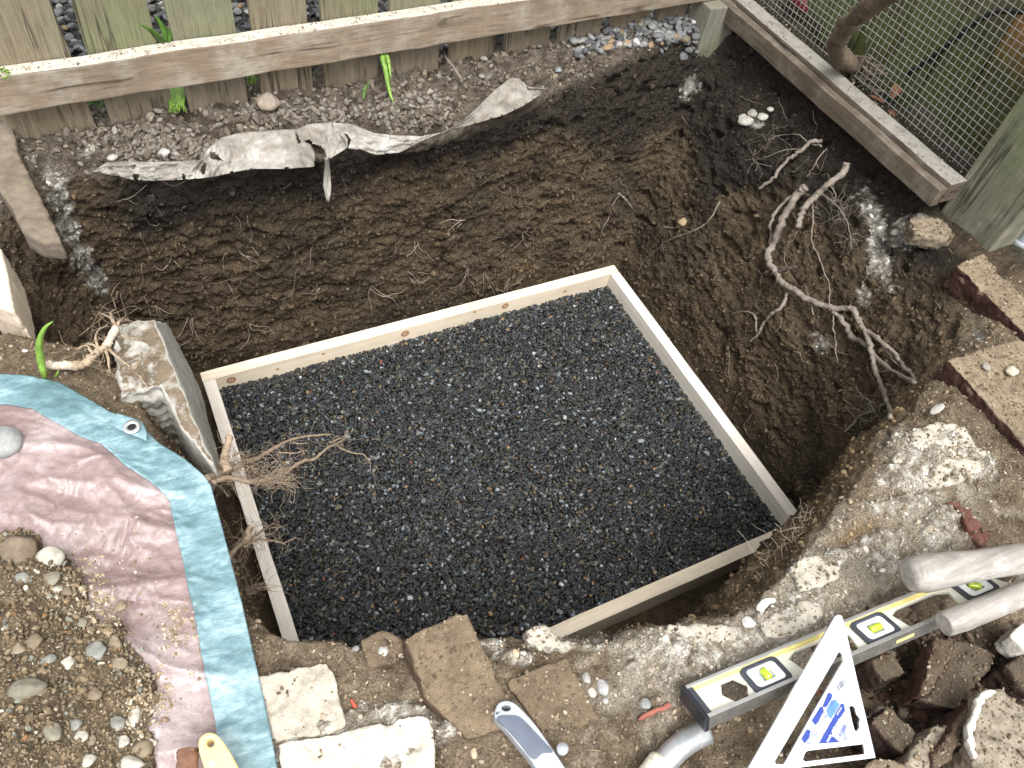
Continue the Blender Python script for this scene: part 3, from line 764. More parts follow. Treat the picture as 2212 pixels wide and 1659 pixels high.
for k in range(26):
    a = random.uniform(0, 6.28); c0 = U(*z3(1230, 430), .07); L_ = random.uniform(.03, .10)
    p0 = c0 + np.array((random.uniform(-.03, .03), random.uniform(-.04, .04), random.uniform(-.02, .03)))
    p1 = p0 + L_ * .5 * np.array((math.cos(a), math.sin(a), random.uniform(-.4, .5))); p2 = p1 + L_ * .5 * np.array((math.cos(a + .6), math.sin(a + .6), random.uniform(-.6, .3)))
    tube(bm, [p0, p1, p2], [.004, .003, .0015], 5, .2, k, .002, 4)
bm_obj('root_tangle', bm, BARK, vine)
CABLE = plain('black_rubber', (.015, .015, .016), .5)
bm = bmesh.new()
tube(bm, [np.array(q) for q in (U(1960, 160, 1.13, 0), U(2040, 104, 1.13, 0), U(2085, 66, 1.13, 0), U(2135, 32, 1.13, 0), U(2180, 24, 1.13, 0), U(2260, 32, 1.13, 0), U(2400, 60, 1.13, 0))], [.006] * 7, 8, .0, 0, 0, 6)
tag(bm_obj('cable', bm, CABLE), 'black rubber cable sagging across the planks behind the wire mesh', 'cable')
REDP = plain('dark_red_plain', (.13, .012, .018), .6, 0, .3, 40)
me = stone_mesh((.035, .05, .03), 12.2, 3, 1.1); o = link('red_lump', me, REDP, smooth=True); o.location = Vector(U(*z3(860, 55), .03))  # unidentified dark red object, shaped as a plain rounded lump
tag(o, 'rounded dark red lump lying behind the wire mesh near the corner', 'bag')
LEAFM = plain('dry_leaf', (.20, .09, .05), .8, 0, .4, 60)
def leaf_mesh(L_, W_, bend, seed):
    P = np.zeros((7, 5, 3))
    for i in range(7):
        t = i / 6; w_ = W_ * math.sin(math.pi * min(1, t * .92 + .06)) ** .8
        for j in range(5):
            s = (j - 2) / 2
            P[i, j] = (t * L_, s * w_ * .5, bend * t * t * L_ + abs(s) * w_ * .25 + .004 * mnoise.noise(Vector((t * 4, s * 2, seed))))
    return grid_mesh('leaf', P)
def put(o, p, rz=0., rx=0., ry=0.): o.location = Vector([float(a) for a in p]); o.rotation_euler = (rx, ry, rz); return o
def leaf(px_, py_, zz, L_, rz, label, name='dead_leaf', mat=None, W_=None):
    me = leaf_mesh(L_, W_ or L_ * .6, .25, rz); o = link(name, me, mat or LEAFM, origin=(0, 0, 0), smooth=True)
    md = o.modifiers.new('thick', 'SOLIDIFY'); md.thickness = .0006
    p = U(px_, py_, zz); put(o, p, rz, random.uniform(-.4, .4), random.uniform(-.5, .1)); return tag(o, label, 'leaf', 'dry leaves behind the mesh')
leaf(*z3(1420, 590), .03, .045, .6, 'curled red-brown dry leaf behind the mesh beside the vine, uppermost of three')
leaf(*z3(1370, 620), .03, .04, 2.4, 'pale brown dry leaf behind the mesh, left of the red-brown leaf')
leaf(*z3(1400, 660), .03, .035, 4.2, 'small brown dry leaf lying lowest against the mesh foot')
PVC = plain('grey_pvc', (.25, .27, .29), .6, dirt=(.3, .27, .22), dirtamt=.2)
pp = empty('plastic_pipe', U(2200, 530, .0), 'grey plastic pipe stub with collar beside the mossy post', 'pipe')
def cyl(bm, p, q, r, seg_=24, r2=None):
    tube(bm, [p, (np.array(p) + q) / 2, q], [r, (r + (r2 or r)) / 2, r2 or r], seg_, 0, 0, 0, 2)
b0 = np.array(pp.location)
bm = bmesh.new(); cyl(bm, b0, b0 + (0, 0, .06), .013); bm_obj('pipe', bm, PVC, pp)
bm = bmesh.new(); cyl(bm, b0 + (0, 0, -.005), b0 + (0, 0, .016), .019); bm_obj('collar', bm, PVC, pp)

# ================================================================== LEFT: EDGING, STAKE, SLAB
EDGE = dusty_material('dirty_concrete_edging', (.14, .115, .09), (.165, .135, .102), scale=18, bumpd=.002, speckamt=.25)
o = rough_block('edging_kerb', [(-40, 235, .03), (22, 250, .03), (40, 330, .03), (75, 400, .03), (110, 470, .03), (132, 520, .03), (92, 522, .03), (48, 500, .03), (28, 455, .03), (10, 430, .03), (-50, 330, .03)],
            (0, 0, -.045), EDGE, 'flat dirt-caked edging slab running from the fence end into the pit corner', 'kerb', amp=.0018, seed=5, voxel=.004, chips=.002, smooth=1)
STK = wood_material('pale_stake', (.66, .56, .44), (.52, .42, .32), 'z', dirt=(.45, .36, .27), dirtamt=.25, crack=.3)
o = rough_block('wood_stake', [(-40, 520, .03), (2, 535, .03), (16, 590, .03), (31, 672, .03), (10, 668, .03), (-50, 640, .03)], (.004, 0, -.10), STK, 'pale split board end standing in the soil at the left edge', 'stake', amp=.001, seed=6, voxel=.004, chips=.001)
SLABM = dusty_material('stone_slab', (.44, .425, .38), (.165, .130, .090), lo=.84, hi=.97, scale=34, var=.4, speckamt=.2, bumpd=.003)
top = [U(*z4(690, 560), .0), U(*z4(800, 470), .0), U(*z4(925, 440), .0), U(*z4(1310, 1370), -.0), U(*z4(1080, 1090), -.0), U(*z4(960, 840), -.0), U(*z4(720, 900), -.0)]
botp = [t + (.0, .03, -.30) for t in top]
botp[2] = U(*z4(1008, 470), -.30); botp[3] = U(*z4(1338, 1372), -.36); botp[1] = botp[2] + (-.10, .02, 0)
botp[4] = top[4] + (.0, .05, -.3); botp[5] = top[5] + (.0, .06, -.3)
botp = botp[:3] + [U(*z4(1200, 850), -.33)] + botp[3:]
top = top[:3] + [.5 * (top[2] + top[3])] + top[3:]
n = len(top); Vv = top + botp
F = [tuple(range(n)), tuple(range(2 * n - 1, n - 1, -1))] + [(i, i + n, (i + 1) % n + n, (i + 1) % n) for i in range(n)]
bm = bmesh.new(); vv = [bm.verts.new(Vector(v)) for v in Vv]
for f in F: bm.faces.new([vv[i] for i in f])
bmesh.ops.recalc_face_normals(bm, faces=bm.faces); bmesh.ops.triangulate(bm, faces=bm.faces)
me = bpy.data.meshes.new('p'); bm.to_mesh(me); bm.free(); me = remeshed(me, .005, 1)
displace(me, lambda P: .0015 * fbm(P, 18, 3, 2) + .001 * fbm(P, 90, 3, 4) + .010 * (fbm(P, 40, 4, 4)) * sst(-.650, -.668, P[:, 0]))
slab = tag(link('stone_slab', me, SLABM, smooth=True), 'thick pale concrete slab standing on edge beside the left board of the form', 'slab')

# ================================================================== FRONT PAVERS AND BRICKS
DUST = (.215, .170, .115)
BRK = dusty_material('red_brick', (.050, .024, .018), DUST, scale=22, speckamt=.5)
BRKD = dusty_material('dark_brick', (.045, .028, .022), (.095, .074, .052), scale=22, lo=.45, hi=.9, speckamt=.5)
BRKR = dusty_material('reddish_brick', (.075, .040, .030), (.10, .074, .052), scale=22, lo=.5, hi=.95, speckamt=.3)
PAV = dusty_material('dirty_paver', (.10, .068, .045), (.165, .125, .082), scale=14, speckamt=.3)
PALE = dusty_material('pale_paver', (.26, .22, .17), (.44, .40, .33), scale=30, speckamt=.4, var=.5)
MORTM = dusty_material('mortar_brick', (.19, .15, .11), (.25, .215, .165), scale=30, speckamt=.6, var=.5)
WHITE = dusty_material('white_mortar', (.50, .47, .42), (.66, .63, .56), scale=30, speckamt=.2, var=.35)
CHALK = dusty_material('chalky_paver', (.32, .27, .20), (.60, .555, .47), scale=26, speckamt=.3, var=.5, lo=.1, hi=.6)
gB = 'old bricks around the pit'
rough_block('paver', [(872, 1378, .048), (935, 1347, .047), (985, 1326, .046), (1010, 1327, .046), (1024, 1352, .044), (1080, 1473, .030), (1125, 1560, .016), (1010, 1600, .012), (918, 1504, .026)], (-.004, -.004, -.07), PAV,
            'raised brown paving brick leaning over the gravel edge at the front', 'paving brick', gB, seed=11, chips=.003)
rough_block('paver', [z7(1060, 1130) + (.014,), z7(1240, 1060) + (.014,), z7(1430, 985) + (.014,), z7(1530, 1160) + (.012,), z7(1640, 1370) + (.008,), z7(1300, 1470) + (.004,)], (0, 0, -.05), PAV,
            'low dirt-covered paving brick right of the raised one', 'paving brick', gB, seed=12, chips=.003)
rough_block('paver', [z6(1540, 1120) + (.018,), z6(1700, 1080) + (.018,), z6(1965, 1015) + (.018,), z6(2005, 1090) + (.018,), z6(2082, 1420) + (.018,), z6(1900, 1460) + (.018,), z6(1700, 1490) + (.018,), z6(1630, 1500) + (.018,)], (0, 0, -.05), PALE,
            'pale square paver beside the blue edge of the tarp', 'paving brick', gB, seed=13)
rough_block('paver', [z7(190, 885) + (.006,), z7(330, 815) + (.006,), z7(440, 860) + (.006,), z7(470, 1010) + (.006,), z7(250, 1060) + (.006,)], (0, 0, -.05), PAV,
            'small sunken paver piece left of the raised brick, at the lip', 'paving brick', gB, seed=14)
rough_block('paver', [z6(1660, 1510) + (.022,), z7(60, 1450) + (.022,), z7(420, 1360) + (.022,), z7(600, 1340) + (.022,), z7(640, 1420) + (.022,), z7(650, 1800) + (.022,), z6(1700, 1800) + (.022,)], (0, 0, -.05), CHALK,
            'large chalk-white paver at the bottom edge right of the tarp', 'paving brick', gB, seed=15, chips=.006)
rough_block('brick', [(2066, 572, .022), (2125, 547, .022), (2170, 600, .022), (2260, 690, .022), (2300, 790, .022), (2216, 722, .022)], (0.005, 0, -.062), BRK,
            'dirt-topped red brick below the mossy post, upper one of the two at right edge', 'brick', gB, seed=16)
rough_block('brick', [(2046, 777, .026), (2120, 752, .026), (2200, 732, .026), (2330, 800, .026), (2320, 940, .026), (2222, 970, .026)], (0, 0, -.066), BRK,
            'long red brick with earth on top, lower one of the two at right edge', 'brick', gB, seed=17)
rough_block('brick', [z8(1770, 50) + (.016,), z8(1840, 60) + (.018,), z8(1900, 130) + (.020,), z8(2040, 240) + (.020,), z8(1960, 325) + (.018,), z8(1870, 200) + (.018,)], (0, 0, -.04), plain('bare_brick', (.115, .042, .032), .85, 0, .4, 40, dirt=(.17, .13, .09), dirtamt=.45),
            'broken red-brown brick sunk in the soil above the wooden handles', 'brick', gB, seed=18, amp=.005)
def zcz(L_, z): return [zc(a, b) + (z,) for a, b in L_]
rough_block('brick', zcz([(330, 1370), (440, 1250), (640, 1430), (560, 1580)], .022), (.0, 0, -.08), BRKD, 'dark brick half buried just right of the metal square', 'brick', gB, seed=21, voxel=.0035)
rough_block('brick', zcz([(750, 820), (870, 812), (865, 900), (800, 1040), (720, 1175), (650, 1190), (715, 960)], .024), (.0, 0, -.05), BRKR, 'thin upright brick shard below the lower wooden handle', 'brick', gB, seed=22, voxel=.003)
rough_block('brick', zcz([(880, 830), (1010, 850), (1160, 930), (1060, 1080), (890, 1290), (640, 1215), (740, 1160)], .004), (.0, 0, -.03), BRKD, 'flat earth-covered brick right of the upright shard', 'brick', gB, seed=23, voxel=.0035)
rough_block('brick', zcz([(1200, 990), (1340, 900), (1520, 1080), (1360, 1200)], .03), (-.002, 0, -.06), BRKD, 'dark brick at the right edge above the mortar-crusted block', 'brick', gB, seed=24, voxel=.0035)
jb = rough_block('brick', zcz([(1050, 1190), (1100, 1152), (1200, 1170), (1290, 1230), (1450, 1300), (1460, 1720), (1050, 1700), (985, 1560), (975, 1400)], .066), (.0, 0, -.07), MORTM, 'big mortar-crusted brick chunk in the bottom right corner', 'brick', gB, seed=25, voxel=.0035, amp=.005)
rough_block('mortar_rim', zcz([(1020, 1230), (1050, 1175), (1130, 1148), (1210, 1172), (1110, 1180), (1062, 1230), (1040, 1330), (1000, 1420), (1030, 1590), (1010, 1600), (965, 1480), (968, 1390)], .070), (.0, 0, -.012), WHITE, parent=jb, seed=26, voxel=.003, amp=.003)
rough_block('brick', zcz([(1020, 1190), (1045, 1200), (975, 1400), (850, 1620), (740, 1680), (740, 1570), (860, 1380)], .048), (.0, 0, -.06), BRKR, 'narrow red-brown brick wedged left of the mortar-crusted chunk', 'brick', gB, seed=27, voxel=.0035)
rough_block('brick', zcz([(560, 1650), (640, 1480), (750, 1375), (840, 1365), (850, 1400), (750, 1570), (720, 1720), (560, 1740)], .040), (.0, 0, -.06), MORTM, 'grey-brown brick in the middle of the bottom right heap', 'brick', gB, seed=28, voxel=.0035)
rough_block('brick', zcz([(300, 1650), (370, 1595), (470, 1600), (560, 1650), (540, 1760), (320, 1760)], .040), (.0, 0, -.05), BRK, 'earth-crusted brick at the bottom edge under the square corner', 'brick', gB, seed=29, voxel=.0035)
rough_block('mortar_lump', zcz([(1235, 800), (1327, 710), (1450, 760), (1420, 900), (1327, 892)], .05), (.0, 0, -.04), WHITE, 'white mortar lump at the right edge under the wooden handles', 'mortar', None, seed=30, voxel=.0035)
rough_block('brick', zcz([(310, 955), (470, 905), (575, 1045), (500, 1070), (420, 1095)], .0), (.0, 0, -.05), BRKD, 'dark brick end showing under the long side of the level', 'brick', gB, seed=31, voxel=.0035)

TANM = dusty_material('tan_mortar', (.15, .12, .085), (.21, .17, .12), scale=30, var=.4, speckamt=.4)
MORTP = dusty_material('broken_mortar', (.36, .33, .27), (.45, .415, .345), scale=30, var=.5, speckamt=.5, bumpd=.007)
for pts, z_, lb in (([z5(a, b) for a, b in ((1440, 1510), (1530, 1430), (1560, 1345), (1690, 1290), (1850, 1340), (1990, 1480), (1960, 1590), (1800, 1680), (1520, 1700), (1420, 1620))], .012, 'largest pale broken mortar slab at the lip below the lower right brick'),
                    ([z8(a, b) for a, b in ((812, 450), (870, 400), (1000, 372), (1110, 430), (1095, 520), (1000, 570), (862, 608), (830, 520))], .012, 'rounded pale mortar chunk on the lip above the curved shard'),
                    ([z8(a, b) for a, b in ((20, 880), (85, 795), (200, 802), (330, 792), (430, 802), (500, 835), (470, 900), (330, 960), (150, 975), (40, 940))], .012, 'long jagged mortar slab on the lip left of the level'),
                    ([z8(a, b) for a, b in ((610, 800), (700, 730), (900, 645), (1000, 690), (1020, 740), (900, 830), (760, 890), (650, 870))], .010, 'jagged pale mortar slab just above the tip of the metal square'),
                    ([z7(a, b) for a, b in ((1190, 835), (1265, 797), (1325, 812), (1400, 885), (1500, 905), (1440, 955), (1290, 960), (1200, 905))], .016, 'small white mortar lump standing at the lip beside the front board'),
                    ([z5(a, b) for a, b in ((1530, 75), (1640, 60), (1760, 110), (1800, 190), (1720, 215), (1560, 170))], .010, 'tan mortar lump in front of the mossy post foot')):
    rough_block('mortar_chunk', [(a, b, z_) for a, b in pts], (0, 0, -.035), TANM if 'post foot' in lb else MORTP, lb, 'broken mortar', 'broken mortar along the pit lip', seed=len(lb), voxel=.0038, amp=.005, smooth=1, chips=.006)
# ================================================================== TORN FABRIC
FAB, nt, bs = new_mat('geotextile')
v = coords(nt); 
c_f = ramp(nt, noise(nt, v, 16, 6, .65), [(.32, (.13, .115, .095)), (.52, (.26, .24, .21)), (.72, (.40, .385, .36))])
nt.links.new(mixc(nt, c_f, (.17, .14, .11), ramp(nt, noise(nt, v, 40, 6, .75), [(.5, (0, 0, 0)), (.7, (.7, .7, .7))])), bs.inputs['Base Color'])
bs.inputs['Roughness'].default_value = .55; bs.inputs['Transmission Weight'].default_value = 0
bump(nt, bs, [(noise(nt, coords(nt, (30, 8, 8)), 2.2, 6, .65), .9, .008), (noise(nt, v, 250, 3), .4, .001)])
up = [z1(560, 1028), z1(640, 975), z1(760, 968), z1(900, 972), z1(1080, 968), z1(1200, 962), z1(1260, 880), z1(1330, 825), z1(1450, 795), z1(1620, 782), z1(1780, 775), z1(1850, 745), z1(2000, 733), z2(20, 735), z2(150, 745), z2(280, 800), z2(430, 813), z2(560, 818), z2(690, 795), z2(790, 745), z2(900, 640), z2(1000, 545), z2(1100, 465), z2(1150, 470), z2(1200, 520), z2(1315, 535)]
lo = [z1(565, 1036), z1(690, 1052), z1(790, 1078), z1(900, 1085), z1(1000, 1082), z1(1110, 1078), z1(1215, 1070), z1(1300, 1058), z1(1420, 1030), z1(1520, 1014), z1(1700, 1014), z1(1880, 1002), z1(1960, 965), z1(2090, 885), z2(110, 890), z2(200, 900), z2(290, 930), z2(435, 915), z2(560, 845), z2(760, 772), z2(850, 752), z2(960, 720), z2(1060, 690), z2(1180, 632), z2(1260, 580), z2(1318, 538)]
def resamp(L_, n):
    L_ = np.array(L_, float); d_ = np.concatenate([[0], np.cumsum(np.linalg.norm(np.diff(L_, axis=0), axis=1))]); t_ = np.linspace(0, d_[-1], n)
    return np.stack([np.interp(t_, d_, L_[:, k]) for k in range(L_.shape[1])], 1)
kk_ = np.linspace(0, len(up) - 1, 330); base_i = np.arange(len(up))
upa = np.stack([np.interp(kk_, base_i, np.array(up)[:, k]) for k in (0, 1)], 1); loa = np.stack([np.interp(kk_, base_i, np.array(lo)[:, k]) for k in (0, 1)], 1)
NV = 26; FP = np.zeros((330, NV, 3)); FPX_ = np.zeros((330, NV, 2))
for i in range(330):
    for j in range(NV):
        t = j / (NV - 1); q = upa[i] * (1 - t) + loa[i] * t
        zt_ = .034 - .020 * t ** 1.3 + .010 * math.sin(i * .11) * (t) + .007 * mnoise.noise(Vector((i * .07, t * 3, 2)))
        zt_ += .0035 * mnoise.noise(Vector((i * .33, t * 7, 5))) + .002 * mnoise.noise(Vector((i * .9, t * 14, 8)))
        if kk_[i] > 18: zt_ = .030 - .015 * t + .004 * mnoise.noise(Vector((i * .2, t * 5, 5)))
        FP[i, j] = U(q[0], q[1], zt_); FPX_[i, j] = q
holes = [([z1(1258, 915), z1(1285, 915), z1(1345, 968), z1(1310, 965), z1(1262, 950)]), ([z1(1222, 975), z1(1240, 978), z1(1232, 1020), z1(1228, 1050), z1(1212, 1050), z1(1202, 1020)]), ([z1(785, 995), z1(812, 988), z1(818, 1000), z1(800, 1015)]),
         ([z1(800, 1042), z1(838, 1048), z1(825, 1090), z1(800, 1090)]), ([z1(1093, 1040), z1(1104, 1045), z1(1120, 1080), z1(1095, 1080)]), ([z1(1768, 790), z1(1785, 800), z1(1808, 860), z1(1790, 862)]),
         ([z1(1828, 845), z1(1860, 840), z1(1880, 862), z1(1930, 880), z1(1955, 915), z1(1958, 970), z1(1885, 1010), z1(1892, 930), z1(1870, 880)]), ([z1(2062, 795), z1(2085, 810), z1(2104, 835), z1(2092, 890), z1(2084, 890), z1(2088, 840)])]
def inpoly(x, y, P):
    ins = False; n = len(P)
    for i in range(n):
        (xa, ya), (xb, yb) = P[i], P[(i + 1) % n]
        if (ya > y) != (yb > y) and x < (xb - xa) * (y - ya) / (yb - ya) + xa: ins = not ins
    return ins
Fq = []; idf = np.arange(330 * NV).reshape(330, NV)
for i in range(329):
    for j in range(NV - 1):
        q = FPX_[i:i + 2, j:j + 2].mean((0, 1))
        if any(inpoly(q[0], q[1], h) for h in holes): continue
        if j > NV - 3 and mnoise.noise(Vector((i * .35, j, 4))) > .25: continue
        Fq.append((idf[i, j], idf[i + 1, j], idf[i + 1, j + 1], idf[i, j + 1]))
me = quads_mesh('landscape_fabric', FP.reshape(-1, 3), np.array(Fq))
fab = tag(link('landscape_fabric', me, FAB, smooth=True), 'torn strip of grey landscape fabric hanging over the back lip of the pit', 'fabric')
md = fab.modifiers.new('thick', 'SOLIDIFY'); md.thickness = .0007
# hanging shred
sh = [(z1(1945, 945), z1(1972, 950)), (z1(1950, 1000), z1(1980, 1010)), (z1(1940, 1060), z1(1986, 1080)), (z1(1938, 1110), z1(1988, 1120)), (z1(1950, 1160), z1(1984, 1170)), (z1(1958, 1205), z1(1975, 1215))]
Ps = np.zeros((len(sh) * 4 - 3, 5, 3))
for i in range(Ps.shape[0]):
    t = i / 4; k = min(int(t), len(sh) - 2); f = t - k
    a = np.array(sh[k][0]) * (1 - f) + np.array(sh[k + 1][0]) * f; b = np.array(sh[k][1]) * (1 - f) + np.array(sh[k + 1][1]) * f
    yy = .415 + .010 * math.sin(t)
    for j in range(5):
        q = a + (b - a) * j / 4; Ps[i, j] = U(q[0], q[1], yy + .004 * math.sin(j * 2 + t), axis=1)
o = link('shred', grid_mesh('shred', Ps), FAB, fab, smooth=True); md = o.modifiers.new('thick', 'SOLIDIFY'); md.thickness = .0007

# ================================================================== ROOTS
ROOTM = wood_material('root_bark', (.25, .215, .18), (.11, .09, .072), 'z', dirt=(.13, .105, .08), dirtamt=.35, grain=2)
ROOTP = wood_material('pale_root', (.36, .28, .20), (.22, .16, .11), 'z', dirt=(.30, .22, .15), dirtamt=.3, grain=2)
ROOTW = wood_material('peeled_root', (.50, .43, .34), (.36, .29, .22), 'z', dirt=(.40, .30, .2), dirtamt=.2, grain=2)
def wallroot(bm, pts, r0, r1, off=.012, sides=7, seed=0., wander=.0025, sub=7):
    n = len(pts); P = [S(x, y, off + max(r0, .002)) for x, y in pts]
    P = [np.array(p) for p in P]
    for k in range(1, n - 1): P[k] = .5 * P[k] + .25 * (P[k - 1] + P[k + 1]) if np.linalg.norm(P[k] - .5 * (P[k - 1] + P[k + 1])) > .05 else P[k]
    rs = [r0 + (r1 - r0) * k / (n - 1) for k in range(n)]
    tube(bm, P, rs, sides, .22, seed, wander, sub); return P
def hairs(bm, centers, n, L_, r, seed=0, spread=.01, down=.3, toward=None):
    rr = random.Random(seed)
    for k in range(n):
        c0 = np.array(rr.choice(centers)) + np.array([rr.uniform(-spread, spread) for _ in range(3)])
        d0 = np.array([rr.gauss(0, 1), rr.gauss(0, 1), rr.gauss(0, .7) - down])
        if toward is not None: d0 = d0 * .6 + np.array(toward)
        d0 /= np.linalg.norm(d0); l_ = L_ * rr.uniform(.4, 1.2); pts = [c0]
        for j in range(4):
            d0 = d0 + np.array([rr.gauss(0, .45) for _ in range(3)]); d0 /= np.linalg.norm(d0); pts.append(pts[-1] + d0 * l_ / 4)
        tube(bm, pts, [r, r * .9, r * .75, r * .6, r * .35], 3, 0, k, 0, 3, cap=False)
bm = bmesh.new()
main = [z3(905, 1120), z3(860, 1160), z3(790, 1270), z3(745, 1370), z3(705, 1470), z5(672, 310), z5(715, 395), z5(765, 470), z5(825, 505), z5(900, 560), z5(1000, 600), z5(1090, 625), z5(1180, 622), z5(1212, 680), z5(1260, 765), z5(1297, 880), z5(1312, 960), z5(1350, 1070), z5(1385, 1160), z5(1405, 1220), z5(1412, 1275)]
mp = wallroot(bm, main, .0098, .0040, .022, 10, 1., .005)
for pts, r0, r1 in (([z5(1075, 635), z5(1140, 720), z5(1180, 790), z5(1270, 840), z5(1340, 930), z5(1430, 1010), z5(1550, 1075)], .006, .004),
                    ([z5(1270, 760), z5(1350, 810), z5(1430, 890), z5(1480, 960), z5(1560, 1050)], .005, .0035),
                    ([z5(795, 530), z5(750, 620), z5(700, 650), z5(650, 710), z5(620, 770), z5(565, 822)], .0042, .0022),
                    ([z5(612, 775), z5(605, 680), z5(560, 640), z5(465, 650)], .0026, .0012),
                    ([z5(1062, 640), z5(1065, 720), z5(1080, 800), z5(1088, 950)], .0018, .001),
                    ([z5(1400, 1190), z5(1310, 1235), z5(1220, 1270), z5(1190, 1310), z5(1130, 1370)], .003, .002),
                    ([z5(1360, 830), z5(1410, 910), z5(1470, 970), z5(1535, 990)], .002, .001),
                    ([z5(945, 600), z5(950, 660)], .0026, .0014), ([z5(1350, 1000), z5(1430, 995), z5(1470, 1020)], .0015, .0008),
                    ([z3(890, 1130), z3(840, 1160), z3(740, 1250), z3(690, 1340), z3(695, 1400), z3(685, 1465)], .0045, .003)):
    wallroot(bm, pts, r0 * 1.15, r1 * 1.1, .018, 7, r0 * 900, .004)
hairs(bm, [S(*z5(a, b), .02) for a, b in ((1380, 1130), (1400, 1100), (1330, 1200), (1300, 1250), (1410, 1240), (1370, 1280), (1450, 1120), (1340, 1160), (1260, 1290), (1180, 1350))], 110, .055, .0007, 4, .008)
tag(bm_obj('tree_root', bm, ROOTM), 'longest forked woody root hanging down the right wall of the pit', 'root', 'roots sticking out of the pit walls')
bm = bmesh.new()
wallroot(bm, [z5(700, 415), z5(770, 390), z5(850, 370)], .005, .0045, .035, 8, 4.)
tag(bm_obj('root_stub', bm, plain('dark_stub', (.06, .045, .04), .8)), 'short dark root stub crossing the longest root', 'root', 'roots sticking out of the pit walls')
bm = bmesh.new()
wallroot(bm, [z3(1150, 975), z3(1125, 1040), z3(1040, 1100), z3(970, 1170), z3(900, 1240), z3(872, 1300), z3(856, 1368)], .0080, .0068, .045, 9, 6., .004)
for pts, r0 in (([z3(985, 1160), z3(1060, 1210), z3(1120, 1270), z3(1155, 1350), z3(1180, 1480)], .0022), ([z3(1045, 1110), z3(1080, 1170), z3(1075, 1210)], .002),
                ([z3(940, 1235), z3(945, 1340), z3(938, 1440), z3(975, 1530), z3(1020, 1650), z5(1045, 480), z5(1048, 640)], .0022), ([z3(920, 1220), z3(975, 1255)], .0018)):
    wallroot(bm, pts, r0, r0 * .45, .03, 6, r0 * 777)
hairs(bm, [S(*z3(a, b), .03) for a, b in ((960, 1180), (1060, 1210), (1130, 1290), (1110, 1260), (1150, 1350), (930, 1260), (1080, 1180), (1170, 1430))], 70, .05, .0006, 9, .008)
tag(bm_obj('tree_root', bm, ROOTM), 'stout broken root with thin side shoots above the longest root', 'root', 'roots sticking out of the pit walls')
bm = bmesh.new()
wallroot(bm, [z3(1000, 848), z3(935, 850), z3(880, 900), z3(820, 940), z3(745, 1010), z3(710, 1070), z3(620, 1130)], .0052, .0040, .03, 8, 9., .004)
for pts, r0 in (([z3(1000, 875), z3(930, 865)], .003), ([z3(920, 860), z3(860, 810), z3(760, 810), z3(680, 835)], .0016), ([z3(870, 895), z3(780, 900), z3(640, 950)], .0014),
                ([z3(1030, 890), z3(985, 940), z3(950, 1000), z3(910, 1060)], .0018), ([z3(600, 900), z3(585, 960), z3(615, 985), z3(600, 1030)], .0012), ([z3(700, 1000), z3(590, 980), z3(550, 1045)], .0009)):
    wallroot(bm, pts, r0, r0 * .5, .02, 6, r0 * 555)
hairs(bm, [S(*z3(a, b), .02) for a, b in ((660, 830), (720, 820), (600, 940), (800, 900), (700, 760), (820, 700))], 34, .05, .0005, 19, .008)
tag(bm_obj('tree_root', bm, ROOTM), 'bent pale root under the middle of the timber sill', 'root', 'roots sticking out of the pit walls')
bm = bmesh.new()
wallroot(bm, [z3(385, 1210), z3(345, 1290), z3(290, 1350), z3(210, 1388), z3(130, 1370), z3(50, 1360)], .0026, .001, .02, 6, 2.)
wallroot(bm, [z3(215, 1392), z3(130, 1420), z3(60, 1450), z3(0, 1480), z2(2060, 1440), z2(1900, 1560), z2(1870, 1620)], .0013, .0008, .012, 5, 2.)
tag(bm_obj('thin_root', bm, ROOTM), 'long thin curved root low in the back right corner of the pit', 'root', 'roots sticking out of the pit walls')
bm = bmesh.new()
wallroot(bm, [z2(1745, 1160), z2(1790, 1200), z2(1830, 1250)], .0036, .0026, .02, 6, 2.)
wallroot(bm, [z2(1750, 1170), z2(1710, 1230), z2(1690, 1300), z2(1650, 1370), z2(1640, 1410)], .0016, .0008, .012, 5, 2.)
tag(bm_obj('thin_root', bm, ROOTM), 'short pale root pair high up in the back wall near the corner', 'root', 'roots sticking out of the pit walls')
# root tuft on the ledge, beside the slab
bm = bmesh.new()
def freeroot(bm, pts, zs, r0, r1, **k):
    P = [U(p[0], p[1], z) for p, z in zip(pts, zs)]; n = len(P)
    tube(bm, P, [r0 + (r1 - r0) * i / (n - 1) for i in range(n)], k.get('sides', 8), .2, k.get('seed', 0.), k.get('wander', .0015), 7); return P
P = freeroot(bm, [z4(285, 712), z4(330, 720), z4(400, 718), z4(462, 722)], [.018, .022, .024, .026], .0062, .0074, seed=3.)
o1 = bm_obj('exposed_root', bm, ROOTW); tag(o1, 'pale thick root lying on the left ledge beside the slab, with hairy side roots', 'root', 'roots sticking out of the pit walls')
bm = bmesh.new()
cl = []
cl += freeroot(bm, [z4(455, 722), z4(520, 700), z4(570, 650), z4(620, 612), z4(650, 580)], [.026, .036, .042, .05, .055], .0075, .0045, seed=4.)
for pts in ([z4(600, 630), z4(575, 560), z4(590, 510), z4(650, 470)], [z4(690, 490), z4(680, 450), z4(640, 420), z4(600, 405)], [z4(695, 480), z4(670, 440), z4(665, 400), z4(690, 385)], [z4(700, 490), z4(720, 450), z4(750, 430)],
            [z4(650, 620), z4(720, 680), z4(800, 745), z4(850, 800), z4(900, 870)], [z4(640, 620), z4(650, 700), z4(660, 760)], [z4(700, 520), z4(760, 550), z4(860, 560)], [z4(560, 650), z4(520, 600), z4(470, 610)],
            [z4(800, 745), z4(840, 690), z4(850, 640)], [z4(600, 620), z4(540, 590), z4(460, 620)]):
    cl += freeroot(bm, pts, [.05] + [.05 - .012 * k for k in range(len(pts) - 1)], .0026, .0010, sides=5, seed=pts[0][0])
hairs(bm, cl, 80, .05, .00036, 21, .004, .1)
